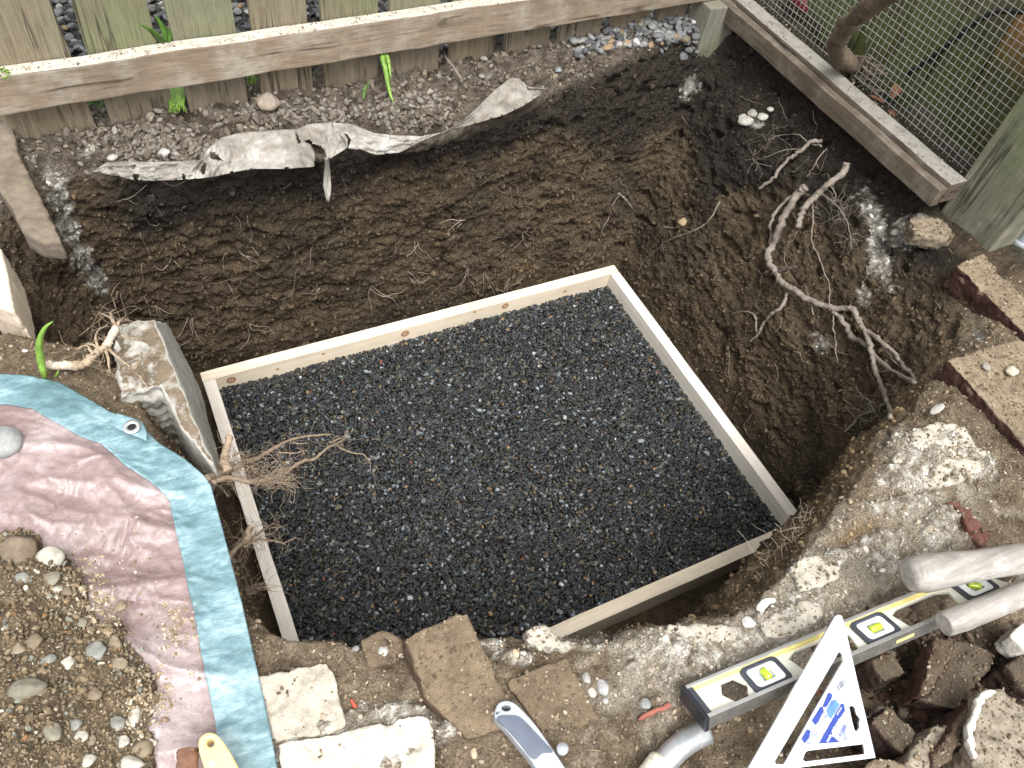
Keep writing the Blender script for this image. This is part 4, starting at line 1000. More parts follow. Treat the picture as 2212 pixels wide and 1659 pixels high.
bm_obj('side_roots', bm, ROOTP, o1)
bm = bmesh.new(); freeroot(bm, [z4(640, 605), z4(668, 545), z4(702, 485)], [.054, .060, .066], .0062, .0058, seed=1.); bm_obj('broken_end', bm, ROOTW, o1)
# roots reaching out over the form
bm = bmesh.new(); cl = []
A1 = [zd(0, 705), zd(160, 640), zd(320, 580), zd(400, 530), zd(520, 500), zd(620, 440), zd(740, 370), zd(860, 310), zd(1040, 270), zd(1270, 250)]
B1 = [zd(60, 735), zd(250, 690), zd(450, 730), zd(600, 715), zd(760, 660), zd(860, 600), zd(1000, 520), zd(1110, 500), zd(1240, 390), zd(1330, 350), zd(1420, 290), zd(1450, 215)]
za = [-.02 - .032 * k for k in range(10)]; zb2 = [-.03 - .028 * k for k in range(12)]
cl += freeroot(bm, A1, za, .0060, .0016, seed=2.); cl += freeroot(bm, B1, zb2, .0046, .0015, seed=5.)
cl += freeroot(bm, [zd(250, 270), zd(225, 380), zd(195, 480), zd(205, 560), zd(230, 620)], [-.05, -.05, -.045, -.04, -.04], .0052, .0075, seed=6.)
for pts, z0_ in (([zd(740, 430), zd(900, 445), zd(980, 420), zd(1050, 415)], -.22), ([zd(1330, 360), zd(1400, 400), zd(1500, 440), zd(1610, 460), zd(1660, 520), zd(1680, 600)], -.30), ([zd(280, 470), zd(320, 445), zd(380, 435)], -.08),
                 ([zd(1260, 330), zd(1330, 310), zd(1420, 270)], -.28), ([zd(860, 330), zd(960, 345), zd(1050, 340)], -.26)):
    cl += freeroot(bm, pts, [z0_ - .01 * k for k in range(len(pts))], .0016, .0007, sides=5, seed=pts[0][0])
ov = bm_obj('overhanging_root', bm, ROOTP); tag(ov, 'forked hairy root reaching from under the tarp out over the gravel', 'root', 'roots sticking out of the pit walls')
bm = bmesh.new()
hairs(bm, [U(*zd(random.uniform(100, 780), random.uniform(590, 760)), random.uniform(-.05, -.16)) for _ in range(40)], 260, .055, .00030, 31, .008, .05, toward=(.55, .25, 0))
hairs(bm, cl[4:], 120, .04, .00032, 33, .004, .1)
tag(bm_obj('root_hairs', bm, ROOTP, ov), kind='stuff')
bm = bmesh.new()
cl = freeroot(bm, [zd(235, 1510), zd(320, 1400), zd(420, 1330), zd(520, 1270), zd(620, 1200), zd(720, 1140)], [-.10, -.13, -.17, -.20, -.24, -.28], .0042, .0010, seed=7.)
cl += freeroot(bm, [zd(430, 1330), zd(440, 1230), zd(470, 1180)], [-.17, -.17, -.17], .006, .004, seed=9.)
cl += freeroot(bm, [zd(540, 1310), zd(700, 1330), zd(800, 1350), zd(920, 1290)], [-.21, -.24, -.26, -.28], .0018, .0008, seed=8.)
cl += freeroot(bm, [zd(400, 1390), zd(480, 1340), zd(540, 1310)], [-.17, -.19, -.21], .002, .002, seed=3.)
hairs(bm, cl, 90, .05, .0005, 35, .006, .2)
hairs(bm, [U(*z6(a, b), -.25) for a, b in ((1470, 600), (1520, 580), (1560, 570), (1450, 620))], 50, .05, .0005, 36, .006, .1, toward=(.6, .2, 0))
tag(bm_obj('overhanging_root', bm, ROOTP), 'smaller thin root crossing the left board below the forked one', 'root', 'roots sticking out of the pit walls')
# fine rootlets everywhere in the walls
bm = bmesh.new(); rr = random.Random(5)
def wigg(bm, x, y, ang_, L_, r, off=.006):
    pts = []; a = ang_
    for k in range(6):
        pts.append(S(x, y, off + rr.uniform(0, .008))); x += math.cos(a) * L_ / 5; y += math.sin(a) * L_ / 5; a += rr.gauss(0, .45)
    ok = all(np.linalg.norm(pts[k + 1] - pts[k]) < .08 for k in range(5))
    if ok: tube(bm, pts, [r, r, r * .9, r * .7, r * .5, r * .3], 3, 0, x, .001, 3, cap=False)
for k in range(125):
    if rr.random() < .62: x, y = rr.uniform(240, 1420), rr.uniform(360, 720)
    else: x, y = rr.uniform(1420, 1900), rr.uniform(200, 980)
    if y > 805 - (x - 432) * .26 - 20 and x < 1330: continue
    if x > 1330 and y > 560 + (x - 1327) * 1.3 - 30: continue
    wigg(bm, x, y, rr.gauss(1.3, .7), rr.uniform(18, 85), rr.uniform(.0003, .0008))
for (x, y, a, L_) in [(1010, 575, 1.2, 70), (1050, 590, 1.3, 90), (800, 620, .6, 90), (880, 590, 1.2, 60), (690, 620, 1.8, 40), (540, 700, 1.0, 70), (410, 690, 1.5, 80), (520, 540, .9, 60), (900, 520, 2.2, 60), (1130, 500, 1.2, 50), (1000, 480, 2.6, 50), (1100, 600, 2., 50), (340, 660, 1., 60)]:
    for j in range(3): wigg(bm, x + rr.uniform(-6, 6), y + rr.uniform(-6, 6), a + rr.gauss(0, .35), L_, .0011)
hairs(bm, [S(*z8(a, b), .02) for a, b in ((900, 200), (850, 230), (820, 290), (760, 350), (720, 400), (640, 500), (690, 460), (870, 180))], 42, .06, .0004, 41, .01, .1)
o = bm_obj('fine_roots', bm, plain('rootlet', (.30, .245, .19), .8, var=.3)); tag(o, 'hair-thin pale rootlets dangling all over the earth walls', 'roots', kind='stuff')

# ================================================================== TARP AND DIRT HEAP
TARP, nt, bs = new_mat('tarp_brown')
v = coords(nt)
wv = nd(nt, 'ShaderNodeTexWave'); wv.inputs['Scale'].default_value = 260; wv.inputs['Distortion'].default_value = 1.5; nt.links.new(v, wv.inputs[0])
nt.links.new(ramp(nt, noise(nt, v, 6, 7, .72), [(.34, (.21, .125, .115)), (.5, (.34, .235, .225)), (.66, (.56, .46, .46))]), bs.inputs['Base Color'])  # pale blotches in the colour stand in for white sheen, besides dust and fading
nt.links.new(ramp(nt, noise(nt, v, 18, 6, .7), [(.35, (.30,) * 3), (.7, (.48,) * 3)]), bs.inputs['Roughness'])
bs.inputs['Specular IOR Level'].default_value = .8; bs.inputs['Metallic'].default_value = .1; bs.inputs['Coat Weight'].default_value = .6; bs.inputs['Coat Roughness'].default_value = .42; bs.inputs['Coat IOR'].default_value = 1.8
creasev = coords(nt, (1, 1.7, 1), (0, 0, .5))
bump(nt, bs, [(voro(nt, coords(nt, (1, 2.2, 1), (0, 0, .35)), 26, 'DISTANCE_TO_EDGE'), .15, .004), (noise(nt, creasev, 120, 8, .8), 1., .0045), (noise(nt, v, 330, 3, .7), .8, .0016), (wv.outputs[1], .08, .0008)])
HEM, nt, bs = new_mat('tarp_green')
v = coords(nt)
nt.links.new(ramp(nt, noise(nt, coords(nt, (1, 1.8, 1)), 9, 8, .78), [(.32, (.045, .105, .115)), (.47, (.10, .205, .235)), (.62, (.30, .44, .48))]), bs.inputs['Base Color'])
nt.links.new(ramp(nt, noise(nt, v, 20, 6, .7), [(.35, (.26,) * 3), (.7, (.55,) * 3)]), bs.inputs['Roughness'])
bs.inputs['Specular IOR Level'].default_value = .7; bs.inputs['Coat Weight'].default_value = .7; bs.inputs['Coat Roughness'].default_value = .36; bs.inputs['Coat IOR'].default_value = 1.7
bump(nt, bs, [(noise(nt, coords(nt, (.6, 7, 1), (0, 0, .15)), 22, 7, .8), .6, .004), (noise(nt, v, 220, 3, .7), .4, .001)])
edge = [(-260, 800), (-60, 806), (0, 811), (60, 815), (130, 830), (200, 870), (236, 893), (285, 910), (322, 940), (345, 962), (400, 995), (440, 1030), (456, 1052), (480, 1140), (502, 1225), (522, 1300), (541, 1385), (556, 1450), (572, 1520), (586, 1590), (600, 1665), (630, 1800), (650, 1900)]
zed = [.03, .03, .03, .03, .03, .028, .024, .02, .018, .015, .012, .012, .012, .010, .010, .010, .012, .016, .020, .024, .028, .03, .03]
EW = resamp([list(U(x, y, z)) for (x, y), z in zip(edge, zed)], 420)
d_ = np.gradient(EW, axis=0); nrm = np.stack([d_[:, 1], -d_[:, 0]], 1); nrm /= np.linalg.norm(nrm, axis=1)[:, None]
# inward: towards lower left
inw = nrm.copy(); ctr = np.array((-1.1, -.75))
flip = np.sum((ctr - EW[:, :2]) * inw, axis=1) < 0; inw[flip] *= -1
ker = np.hanning(41); ker /= ker.sum()
inw = np.stack([np.convolve(np.pad(inw[:, k], 20, mode='edge'), ker, 'valid') for k in (0, 1)], 1); inw /= np.linalg.norm(inw, axis=1)[:, None]
HW = .056
far = np.stack([np.linspace(-1.9, -1.0, 420), np.linspace(-.9, -1.7, 420)], 1)
def tarp_z(P):
    q = np.concatenate([P, np.zeros((len(P), 1))], 1); r1 = np.array((.55, .83)); u_ = P @ np.array((.83, -.55)); w_ = P @ r1
    Q = np.stack([u_ * 1.0, w_ * 2.6, np.zeros(len(P))], 1)
    return .030 * fbm(Q, 3.2, 2, 81) + .016 * (1 - np.clip(np.abs(perlin(Q, 5, 84)) * 2.2, 0, 1)) ** 2 + .006 * (1 - np.clip(np.abs(fbm(Q, 13, 2, 86)) * 1.6, 0, 1)) ** 3 + .0022 * (1 - np.clip(np.abs(fbm(q, 24, 2, 87)) * 1.6, 0, 1)) ** 3 + .0014 * (1 - 2 * np.abs(fbm(q, 80, 3, 88)))
def tarp_patch(v0, v1, n):
    rows_ = []
    for j in range(n):
        v_ = v0 + (v1 - v0) * j / (n - 1)
        base = EW[:, :2] + inw * min(v_, HW + .03)
        if v_ > HW + .03:
            t = (v_ - HW - .03) / .9; base = base * (1 - t) + far * t
        depth = v_
        z = EW[:, 2] + .018 * (1 - math.exp(-depth / .10)) + tarp_z(base) * (.08 + .92 * (1 - math.exp(-max(0, depth - .02) / .09)))
        rows_.append(np.column_stack([base, z]))
    return np.array(rows_)
trp = empty('tarpaulin', (-1.0, -.5, 0), 'brown tarpaulin with blue-green hem spread over the ground left of the pit', 'tarp')
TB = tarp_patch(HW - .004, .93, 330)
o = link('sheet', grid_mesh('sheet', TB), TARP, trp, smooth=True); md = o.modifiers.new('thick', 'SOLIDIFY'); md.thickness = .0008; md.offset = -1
TH = tarp_patch(0, HW, 30); TH[:, :, 2] += .0018
wv_ = .0006 * np.array([[mnoise.noise(Vector((i * .35, j * .12, 0))) for i in range(420)] for j in range(30)]); TH[:, :, 2] += wv_
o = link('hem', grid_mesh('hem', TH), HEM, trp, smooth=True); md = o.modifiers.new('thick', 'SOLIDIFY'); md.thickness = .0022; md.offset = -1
# underside skirt so that the edge drops to the earth
SK = np.array([TH[0], TH[0] + np.concatenate([-inw * -.004, np.full((420, 1), -.02)], 1)])
# corner tab with the eyelet
rough_block('corner_tab', [z4(700, 1000) + (.043,), z4(800, 1030) + (.043,), z4(860, 1060) + (.042,), z4(884, 1120) + (.041,), z4(880, 1172) + (.040,), z4(840, 1150) + (.041,), z4(720, 1105) + (.043,), z4(640, 1060) + (.043,)], (0, 0, -.004), HEM, parent=trp, voxel=.002, amp=.0006, chips=0, smooth=1)
EYE = plain('eyelet_metal', (.70, .70, .70), .3, .9)
def ring_mesh(c, r1, r2, h, seg_=28, up_=(0, 0, 1)):
    m = frame_mx(c, Vector(up_).orthogonal(), None, Vector(up_)) ; bm = bmesh.new(); rows_ = []
    for rad, z in ((r1, 0), (r1, h), ((r1 + r2) / 2, h * 1.6), (r2, h), (r2, 0)):
        rows_.append([bm.verts.new(m @ Vector((rad * math.cos(6.2832 * k / seg_), rad * math.sin(6.2832 * k / seg_), z))) for k in range(seg_)])
    for a, b in zip(rows_, rows_[1:] + rows_[:1]):
        for k in range(seg_): bm.faces.new((a[k], a[(k + 1) % seg_], b[(k + 1) % seg_], b[k]))
    return bm
ec = U(*z4(792, 1088), .044); bm = ring_mesh(ec, .0058, .0118, .0012); bm_obj('eyelet', bm, EYE, trp)
bm = bmesh.new(); m = frame_mx(ec - (0, 0, .0006), (1, 0, 0), None, (0, 0, 1)); bm.faces.new([bm.verts.new(m @ Vector((.0058 * math.cos(6.2832 * k / 20), .0058 * math.sin(6.2832 * k / 20), 0))) for k in range(20)])
bm_obj('eyelet_hole', bm, plain('hole_black', (.01, .008, .008), .9), trp)

# heap
tb_pts = TB.reshape(-1, 3)
hp = [z6(-900, 200), z6(-200, 240), z6(60, 262), z6(190, 280), z6(240, 380), z6(330, 420), z6(420, 500), z6(520, 620), z6(600, 780), z6(700, 860), z6(760, 980), z6(860, 1100), z6(880, 1230), z6(850, 1380), z6(900, 1500), z6(860, 1700), z6(800, 2300), z6(-900, 2300)]
hpw = np.array([U(x, y, .035)[:2] for x, y in hp])
gxx, gyy = np.meshgrid(np.arange(-1.75, -.60, .0042), np.arange(-1.45, -.22, .0042)); Q2 = np.stack([gxx.ravel(), gyy.ravel()], 1)
def poly_sd(P, poly):
    dmin = np.full(len(P), 9.); ins = np.zeros(len(P), bool); n = len(poly)
    for i in range(n):
        a, b = poly[i], poly[(i + 1) % n]; ab = b - a
        t = np.clip(((P - a) @ ab) / (ab @ ab), 0, 1); dmin = np.minimum(dmin, np.linalg.norm(P - a - t[:, None] * ab, axis=1))
        cnd = (a[1] > P[:, 1]) != (b[1] > P[:, 1]); xi = (b[0] - a[0]) * (P[:, 1] - a[1]) / (b[1] - a[1] + 1e-12) + a[0]
        ins ^= cnd & (P[:, 0] < xi)
    return np.where(ins, dmin, -dmin)
Q3 = np.column_stack([Q2, np.zeros(len(Q2))])
sdv = poly_sd(Q2, hpw) + .018 * fbm(Q3, 14, 3, 91)
tz = BVHTree.FromPolygons([tuple(q) for q in TB[::3, ::3].reshape(-1, 3).tolist()], [tuple(map(int, q)) for q in (lambda I: np.stack([I[:-1, :-1], I[:-1, 1:], I[1:, 1:], I[1:, :-1]], -1).reshape(-1, 4))(np.arange(TB[::3, ::3].shape[0] * TB[::3, ::3].shape[1]).reshape(TB[::3, ::3].shape[:2]))])
def tarp_h(x, y):
    h = tz.ray_cast(Vector((x, y, 1)), Vector((0, 0, -1))); return h[0].z if h[0] is not None else .04
hw1, _, _ = worley(Q3, 45, 3); hw2, _, _ = worley(Q3, 110, 5)
hh = .088 * (1 - np.exp(-np.clip(sdv, 0, None) / .10)) + np.clip(sdv * 12, 0, 1) * (.016 * fbm(Q3, 12, 3, 92) + .012 * np.clip(.62 - hw1, -.2, .6) + .005 * np.clip(.6 - hw2, -.2, .6) + .003 * fbm(Q3, 110, 2, 95))
hz = .046 + hh - .03 * sst(0, -.01, sdv)
keep = sdv.reshape(gxx.shape) > -.008
I = np.arange(len(Q2)).reshape(gxx.shape)
qk = keep[:-1, :-1] & keep[1:, 1:]
Qd = np.stack([I[:-1, :-1], I[:-1, 1:], I[1:, 1:], I[1:, :-1]], -1)[qk]
used = np.unique(Qd); rm = np.full(len(Q2), -1); rm[used] = np.arange(len(used))
hv = np.column_stack([Q2, hz])[used]
hn1, hn2 = fbm(hv, 10, 4, 96), fbm(hv, 40, 3, 97)
hc = np.tile(np.array((.205, .162, .108), np.float32), (len(hv), 1)); hc = mix3(hc, (.14, .108, .072), sst(-.1, .5, hn1)); hc = mix3(hc, (.25, .195, .125), sst(.1, .6, hn2)); hc = mix3(hc, (.17, .165, .12), sst(.2, .6, fbm(hv, 6, 2, 98)) * .7)
me = quads_mesh('dirt_heap', hv, rm[Qd])
ca = me.color_attributes.new('Col', 'FLOAT_COLOR', 'POINT'); ca.data.foreach_set('color', np.concatenate([hc, np.ones((len(hc), 1))], 1).astype(np.float32).ravel()); me.materials.append(SOIL)
heap = tag(link('dirt_heap', me, None, smooth=True), 'heap of loose stony soil dumped on the tarp at bottom left', 'dirt heap', kind='stuff')
HB = BVHTree.FromPolygons([tuple(q) for q in hv.tolist()], [tuple(map(int, q)) for q in rm[Qd].tolist()])
def heap_at(x, y, off=0.):
    r = Vector(ray(x, y)).normalized(); best = None
    for T_ in (HB, tz, BV):
        h = T_.ray_cast(Vector(CAM), r)
        if h[0] is not None and (best is None or h[3] < best[3]): best = h
    return np.array(best[0] - r * off) if best else U(x, y, .05)

# ---- grit, crumbs and clods
CL = grain_set('clod_grain', CLOD, 8, 1.0, (.7, .85, .6, .75))
def pick(n, w):
    w = w / w.sum(); return rng.choice(len(w), n, p=w)
area = np.linalg.norm(np.cross(np.roll(VT, -1, 1) - VT, np.vstack([VT[1:] - VT[:-1], VT[-1:] - VT[-2:-1]])), axis=2).ravel()
tpx, tpy = PR(V2); inview = (tpx > -150) & (tpx < 2360) & (tpy > -150) & (tpy < 1800) & (near_ > .5)
aw = area * inview
def offpoly(i, poly, grow=0):
    cx_, cy_ = np.mean([p[0] for p in poly]), np.mean([p[1] for p in poly]); ok = np.ones(len(i), bool)
    for k, q in enumerate(i):
        if 100 < tpx[q] < 1230 and inpoly(tpx[q], tpy[q] - grow, poly) or inpoly(tpx[q], tpy[q], poly): ok[k] = False
    return i[ok]
FABPOLY = [(a, b + 2) for a, b in up] + [(a, b + 26) for a, b in lo][::-1]
def onpts(i, S_, lift=.25):
    P_ = V2[i] + TN[i] * (S_ * lift)[:, None]; return P_ + rng.uniform(-.002, .002, P_.shape)
wfr = aw * (fr + lf + rt * .7 + br) * (RID > 5.0)
i = pick(15000, wfr); Sg = np.clip(rng.lognormal(math.log(.0016), .45, len(i)), .0008, .006)
base = c[i] * rng.uniform(.75, 1.5, (len(i), 1)); pale = rng.random(len(i)) < .16; base[pale] = np.array((.36, .32, .25)) * rng.uniform(.6, 1.35, (pale.sum(), 1))
scatter('surface_grit', onpts(i, Sg), Sg, base, CL, 8, tilt=1.2, label='crumbs of soil and pale grit strewn on the ground in front', cat='grit')
wbk = aw * (bk * (V2[:, 1] < .72)) * (RID > 4.9)
clus = np.clip(np.maximum.reduce([pblob(420, 330, 190, 34), pblob(890, 240, 110, 46), pblob(640, 245, 160, 30), pblob(300, 290, 120, 30)]) * 3, 0, 1) + .10
i = offpoly(pick(2700, wbk * clus), FABPOLY); Sg = np.clip(rng.lognormal(math.log(.0046), .36, len(i)), .002, .011)
base = np.array([(.15, .128, .105), (.19, .175, .15), (.10, .082, .062), (.24, .22, .19)])[rng.choice(4, len(i), p=[.4, .25, .25, .1])] * rng.uniform(.8, 1.2, (len(i), 1))
scatter('bank_stones', onpts(i, Sg, .35), Sg, base, RV, 8, tilt=.7, label='dirt-coated round stones in the strip between fabric and picket fence', cat='stones')
i = offpoly(pick(9000, wbk + aw * .4 * dark), FABPOLY); Sg = np.clip(rng.lognormal(math.log(.0021), .6, len(i)), .0009, .013)
scatter('bank_crumbs', onpts(i, Sg, .3), Sg, c[i] * rng.uniform(.8, 1.6, (len(i), 1)), CL, 8, tilt=1.2, label='crumbly dark soil clods along the back of the pit', cat='soil clods')
ww = aw * wall
i = offpoly(pick(26000, ww), FABPOLY); Sg = np.clip(rng.lognormal(math.log(.0022), .50, len(i)), .0010, .010)
base = c[i] * rng.uniform(.55, 1.45, (len(i), 1)); pale = rng.random(len(i)) < .012; base[pale] = np.array((.33, .30, .25)) * rng.uniform(.7, 1.2, (pale.sum(), 1)); Sg[pale] *= .6
scatter('wall_crumbs', onpts(i, Sg, .1), Sg, base, CL, 8, tilt=1.5, label='crumbs and small stones stuck in the earth walls', cat='soil crumbs')
wbr = aw * np.clip(pblob(2000, 1480, 300, 200), 0, 1) * tp
i = pick(420, wbr); Sg = np.clip(rng.lognormal(math.log(.0065), .45, len(i)), .003, .018)
scatter('brick_crumbs', onpts(i, Sg, .2), Sg, np.array([(.085, .064, .045), (.12, .09, .065), (.075, .04, .03), (.22, .19, .15)])[rng.choice(4, len(i), p=[.45, .3, .15, .1])] * rng.uniform(.8, 1.2, (len(i), 1)), CL, 8, tilt=1.2, label='lumps of earth and brick rubble between the bottom right bricks', cat='rubble')
fw = aw * (RID > 1.6) * (RID < 2.3)
i = pick(2600, fw); Sg = np.clip(rng.lognormal(math.log(.0035), .5, len(i)), .0012, .013)
scatter('floor_crumbs', onpts(i, Sg, .3), Sg, c[i] * rng.uniform(.8, 1.3, (len(i), 1)), CL, 8, tilt=1.5, label='loose soil crumbs on the pit floor around the form', cat='soil crumbs')
hs_ = rng.choice(len(hv), 17000); hs_ = hs_[(PR(hv[hs_])[0] > -100) & (PR(hv[hs_])[1] < 1800)]
Sg = np.clip(rng.lognormal(math.log(.0014), .52, len(hs_)), .0007, .0062)
pc = np.array([(.20, .155, .10), (.25, .20, .135), (.15, .115, .075), (.25, .24, .20), (.20, .21, .18), (.5, .47, .40), (.28, .16, .08)])
scatter('heap_crumbs', hv[hs_] + np.column_stack([rng.uniform(-.002, .002, (len(hs_), 2)), Sg * .3]), Sg, pc[rng.choice(7, len(hs_), p=[.44, .2, .24, .03, .05, .025, .015])] * rng.uniform(.8, 1.2, (len(hs_), 1)), CL, 8, tilt=1.2,
        label='clods and grit all over the dirt heap', cat='soil clods')
bp = np.vstack([b[0][::(9 if b[2] in ('pale_paver', 'chalky_paver') else 1)] for b in BLK_PTS]); i = rng.choice(len(bp), 4600); Sg = np.clip(rng.lognormal(math.log(.0013), .5, len(i)), .0007, .005)
scatter('brick_grit', bp[i] + np.column_stack([rng.uniform(-.002, .002, (len(i), 2)), Sg * .3]), Sg, np.array([(.20, .158, .108), (.13, .10, .07), (.38, .34, .27), (.26, .215, .155)])[rng.choice(4, len(i), p=[.42, .34, .06, .18])] * rng.uniform(.7, 1.3, (len(i), 1)), CL, 8, tilt=1.2,
        label='crumbs of earth and grit lying on the bricks and pavers', cat='grit')
# spill of pale grit on the tarp beside the heap
sp = []
for (x, y, n_, s_) in ((470, 500, 120, 90), (560, 620, 160, 80), (600, 760, 120, 60), (880, 1200, 120, 70), (820, 1380, 60, 60), (1060, 760, 90, 60), (1040, 850, 70, 40), (950, 1280, 80, 60), (700, 600, 40, 150), (1100, 1000, 50, 120), (800, 330, 30, 200)):
    for _ in range(n_): sp.append(heap_at(*z6(x + random.gauss(0, s_), y + random.gauss(0, s_)), .001))
sp = np.array(sp); Sg = np.clip(rng.lognormal(math.log(.0019), .45, len(sp)), .0009, .006)
scatter('spilt_grit', sp, Sg, np.array([(.36, .30, .21), (.48, .43, .34), (.25, .19, .12)])[rng.choice(3, len(sp), p=[.45, .3, .25])] * rng.uniform(.8, 1.2, (len(sp), 1)), CL, 8, tilt=1., label='pale grit spilt from the heap onto the brown tarp', cat='grit')
# crumbs on the rail and sill
rp = np.array([Mr @ Vector((rng.uniform(0, 1.6), rng.uniform(.0, .034), .156)) for _ in range(1500)])
rp2 = np.stack([rng.uniform(.912, .973, 700), rng.uniform(-.11, .8, 700), np.full(700, .093)], 1); rp = np.vstack([rp, rp2])[::2]; Sg = np.clip(rng.lognormal(math.log(.0011), .5, len(rp)), .0007, .004)
scatter('rail_dust', rp, Sg, np.array((.26, .22, .17)) * rng.uniform(.5, 1.5, (len(rp), 1)), CL, 8, tilt=1., label='crumbs of dry soil lying on the fence rail and timber sill', cat='soil crumbs')

# ---- straw, rootlet bits and splinters lying about
bm = bmesh.new(); rr = random.Random(77)
for k in range(230):
    x, y = rr.choice([(rr.uniform(600, 2200), rr.uniform(1380, 1650)), (rr.uniform(1750, 2200), rr.uniform(950, 1300)), (rr.uniform(60, 1500), rr.uniform(130, 330)), (rr.uniform(20, 320), rr.uniform(690, 800)), (rr.uniform(1950, 2200), rr.uniform(470, 700))])
    h = BV.ray_cast(Vector(CAM), Vector(ray(x, y)).normalized())
    if h[0] is None or h[1].z < .2: continue
    p0 = np.array(h[0]) + (0, 0, .0025); a = rr.uniform(0, 6.28); l_ = rr.uniform(.004, .022)
    d0 = np.array((math.cos(a), math.sin(a), rr.uniform(-.1, .2))) * l_; r_w = rr.uniform(.0003, .0008)
    tube(bm, [p0, p0 + d0 * .5 + (0, 0, .0008), p0 + d0], [r_w, r_w, r_w * .6], 4, 0, k, 0, 2)
tag(bm_obj('twig_litter', bm, plain('straw', (.30, .23, .14), .8, var=.5)), 'bits of straw, rootlet and splinter lying on the soil', 'litter', kind='stuff')
# ---- single stones
def stone(px_, py_, wpx, hpx, col, label, name='stone', ang=.6, group=None, flat=.7, seed=None, mat=None, at=None, rz=None):
    seed = seed if seed is not None else px_ * .013 + py_ * .007
    p = at if at is not None else heap_at(px_, py_)
    dist = np.linalg.norm(p - CAM); s = dist / FPX / 2.0
    a, b = wpx * s * 1.02, hpx * s * 1.1
    me = stone_mesh((a, b, min(a, b) * flat), seed, 3, ang)
    mt = mat or dusty_material('stone_' + str(int(px_)) + '_' + str(int(py_)), col, tuple(min(.85, x * .92 + .03) for x in col), scale=40, var=.22, speckamt=.15, bumpd=.0015)
    me.materials.append(mt); me.polygons.foreach_set('use_smooth', [True] * len(me.polygons))
    o = bpy.data.objects.new(name, me); COL.objects.link(o); o.location = Vector([float(q) for q in p + np.array((0, 0, min(a, b) * flat * (.02 if group == GS else .3)))])
    o.rotation_euler = (random.uniform(-.2, .2), random.uniform(-.2, .2), rz if rz is not None else -.35)
    return tag(o, label, 'stone', group)
GS = 'stones on the dirt heap'
TAN, GRY, WHT, OLV, BRN = (.27, .215, .14), (.25, .25, .22), (.50, .465, .39), (.23, .21, .15), (.20, .15, .095)
for x, y, w, h, colr, lb, ang in [
    (95, 385, 215, 200, BRN, 'largest brown earth clod at the top left of the dirt heap', 1.1), (300, 395, 150, 170, WHT, 'big white angular stone at the top of the dirt heap', .9),
    (130, 520, 110, 60, GRY, 'flat grey stone below the brown clod on the heap', .5), (305, 525, 130, 85, OLV, 'grey-green stone just under the big white stone', .5),
    (335, 588, 70, 45, WHT, 'small white chip under the grey-green stone', .8), (395, 600, 85, 55, BRN, 'brown stone touching the small white chip', .7),
    (722, 688, 78, 58, TAN, 'lone tan pebble lying on the bare tarp right of the heap', .3), (580, 965, 125, 110, GRY, 'grey angular stone halfway down the right edge of the heap', .9),
    (688, 915, 90, 95, TAN, 'tan cube-like stone on the right edge of the heap', .9), (402, 1032, 76, 78, WHT, 'round white stone in the middle of the heap', .6),
    (290, 1010, 90, 62, GRY, 'grey pebble left of the round white stone', .5), (712, 1042, 90, 80, TAN, 'tan stone below the cube-like stone', .7),
    (785, 1075, 60, 50, TAN, 'small ochre stone at the outermost right edge of the heap', .6), (805, 1350, 75, 100, WHT, 'white oval stone low on the right edge of the heap', .4),
    (695, 1392, 100, 78, GRY, 'grey-brown stone left of the white oval stone', .8), (455, 1395, 70, 62, GRY, 'small grey pebble low in the middle of the heap', .5),
    (318, 1442, 115, 118, OLV, 'squarish olive stone low on the left of the heap', .9), (480, 1475, 78, 68, WHT, 'small white stone right of the squarish olive stone', .6),
    (548, 1500, 52, 62, TAN, 'cream pebble right of the small white stone', .4), (850, 1555, 120, 100, TAN, 'tan oval stone near the bottom of the heap', .4),
    (900, 1505, 78, 48, WHT, 'flat white chip above the tan oval stone', .6), (735, 1505, 70, 72, WHT, 'white chip left of the tan oval stone', .8),
    (770, 1630, 160, 90, WHT, 'wide white stone at the bottom edge of the picture', .7), (530, 1615, 80, 62, WHT, 'round white pebble at the bottom edge left of the wide one', .4),
    (205, 900, 120, 80, BRN, 'brown clod on the left flank of the heap', 1.), (170, 1180, 170, 120, OLV, 'broad olive clod on the lower left flank of the heap', 1.),
    (480, 790, 80, 60, OLV, 'olive pebble in the upper middle of the heap', .5), (100, 945, 110, 60, TAN, 'pale tan flat stone at the left edge of the heap', .6), (560, 1220, 90, 70, BRN, 'brown clod in the lower middle of the heap', 1.), (640, 540, 50, 40, BRN, 'small brown crumb on the tarp at the heap tip', 1.)]:
    q = z6(x, y); stone(q[0], q[1], w / 2.778 * .94, h / 2.778 * .94, tuple(v * .82 for v in colr), lb, ang=min(1.2, ang + .35), group=GS)
q = z4(35, 1195); stone(q[0] - 4, q[1], 62, 58, (.26, .27, .26), 'smooth grey-green stone on the tarp at the left edge', 'stone', .25, None)
q = z4(150, 632); stone(q[0], q[1], 12, 7, WHT, 'tiny white pebble on the ledge above the tarp', 'pebble', .3)
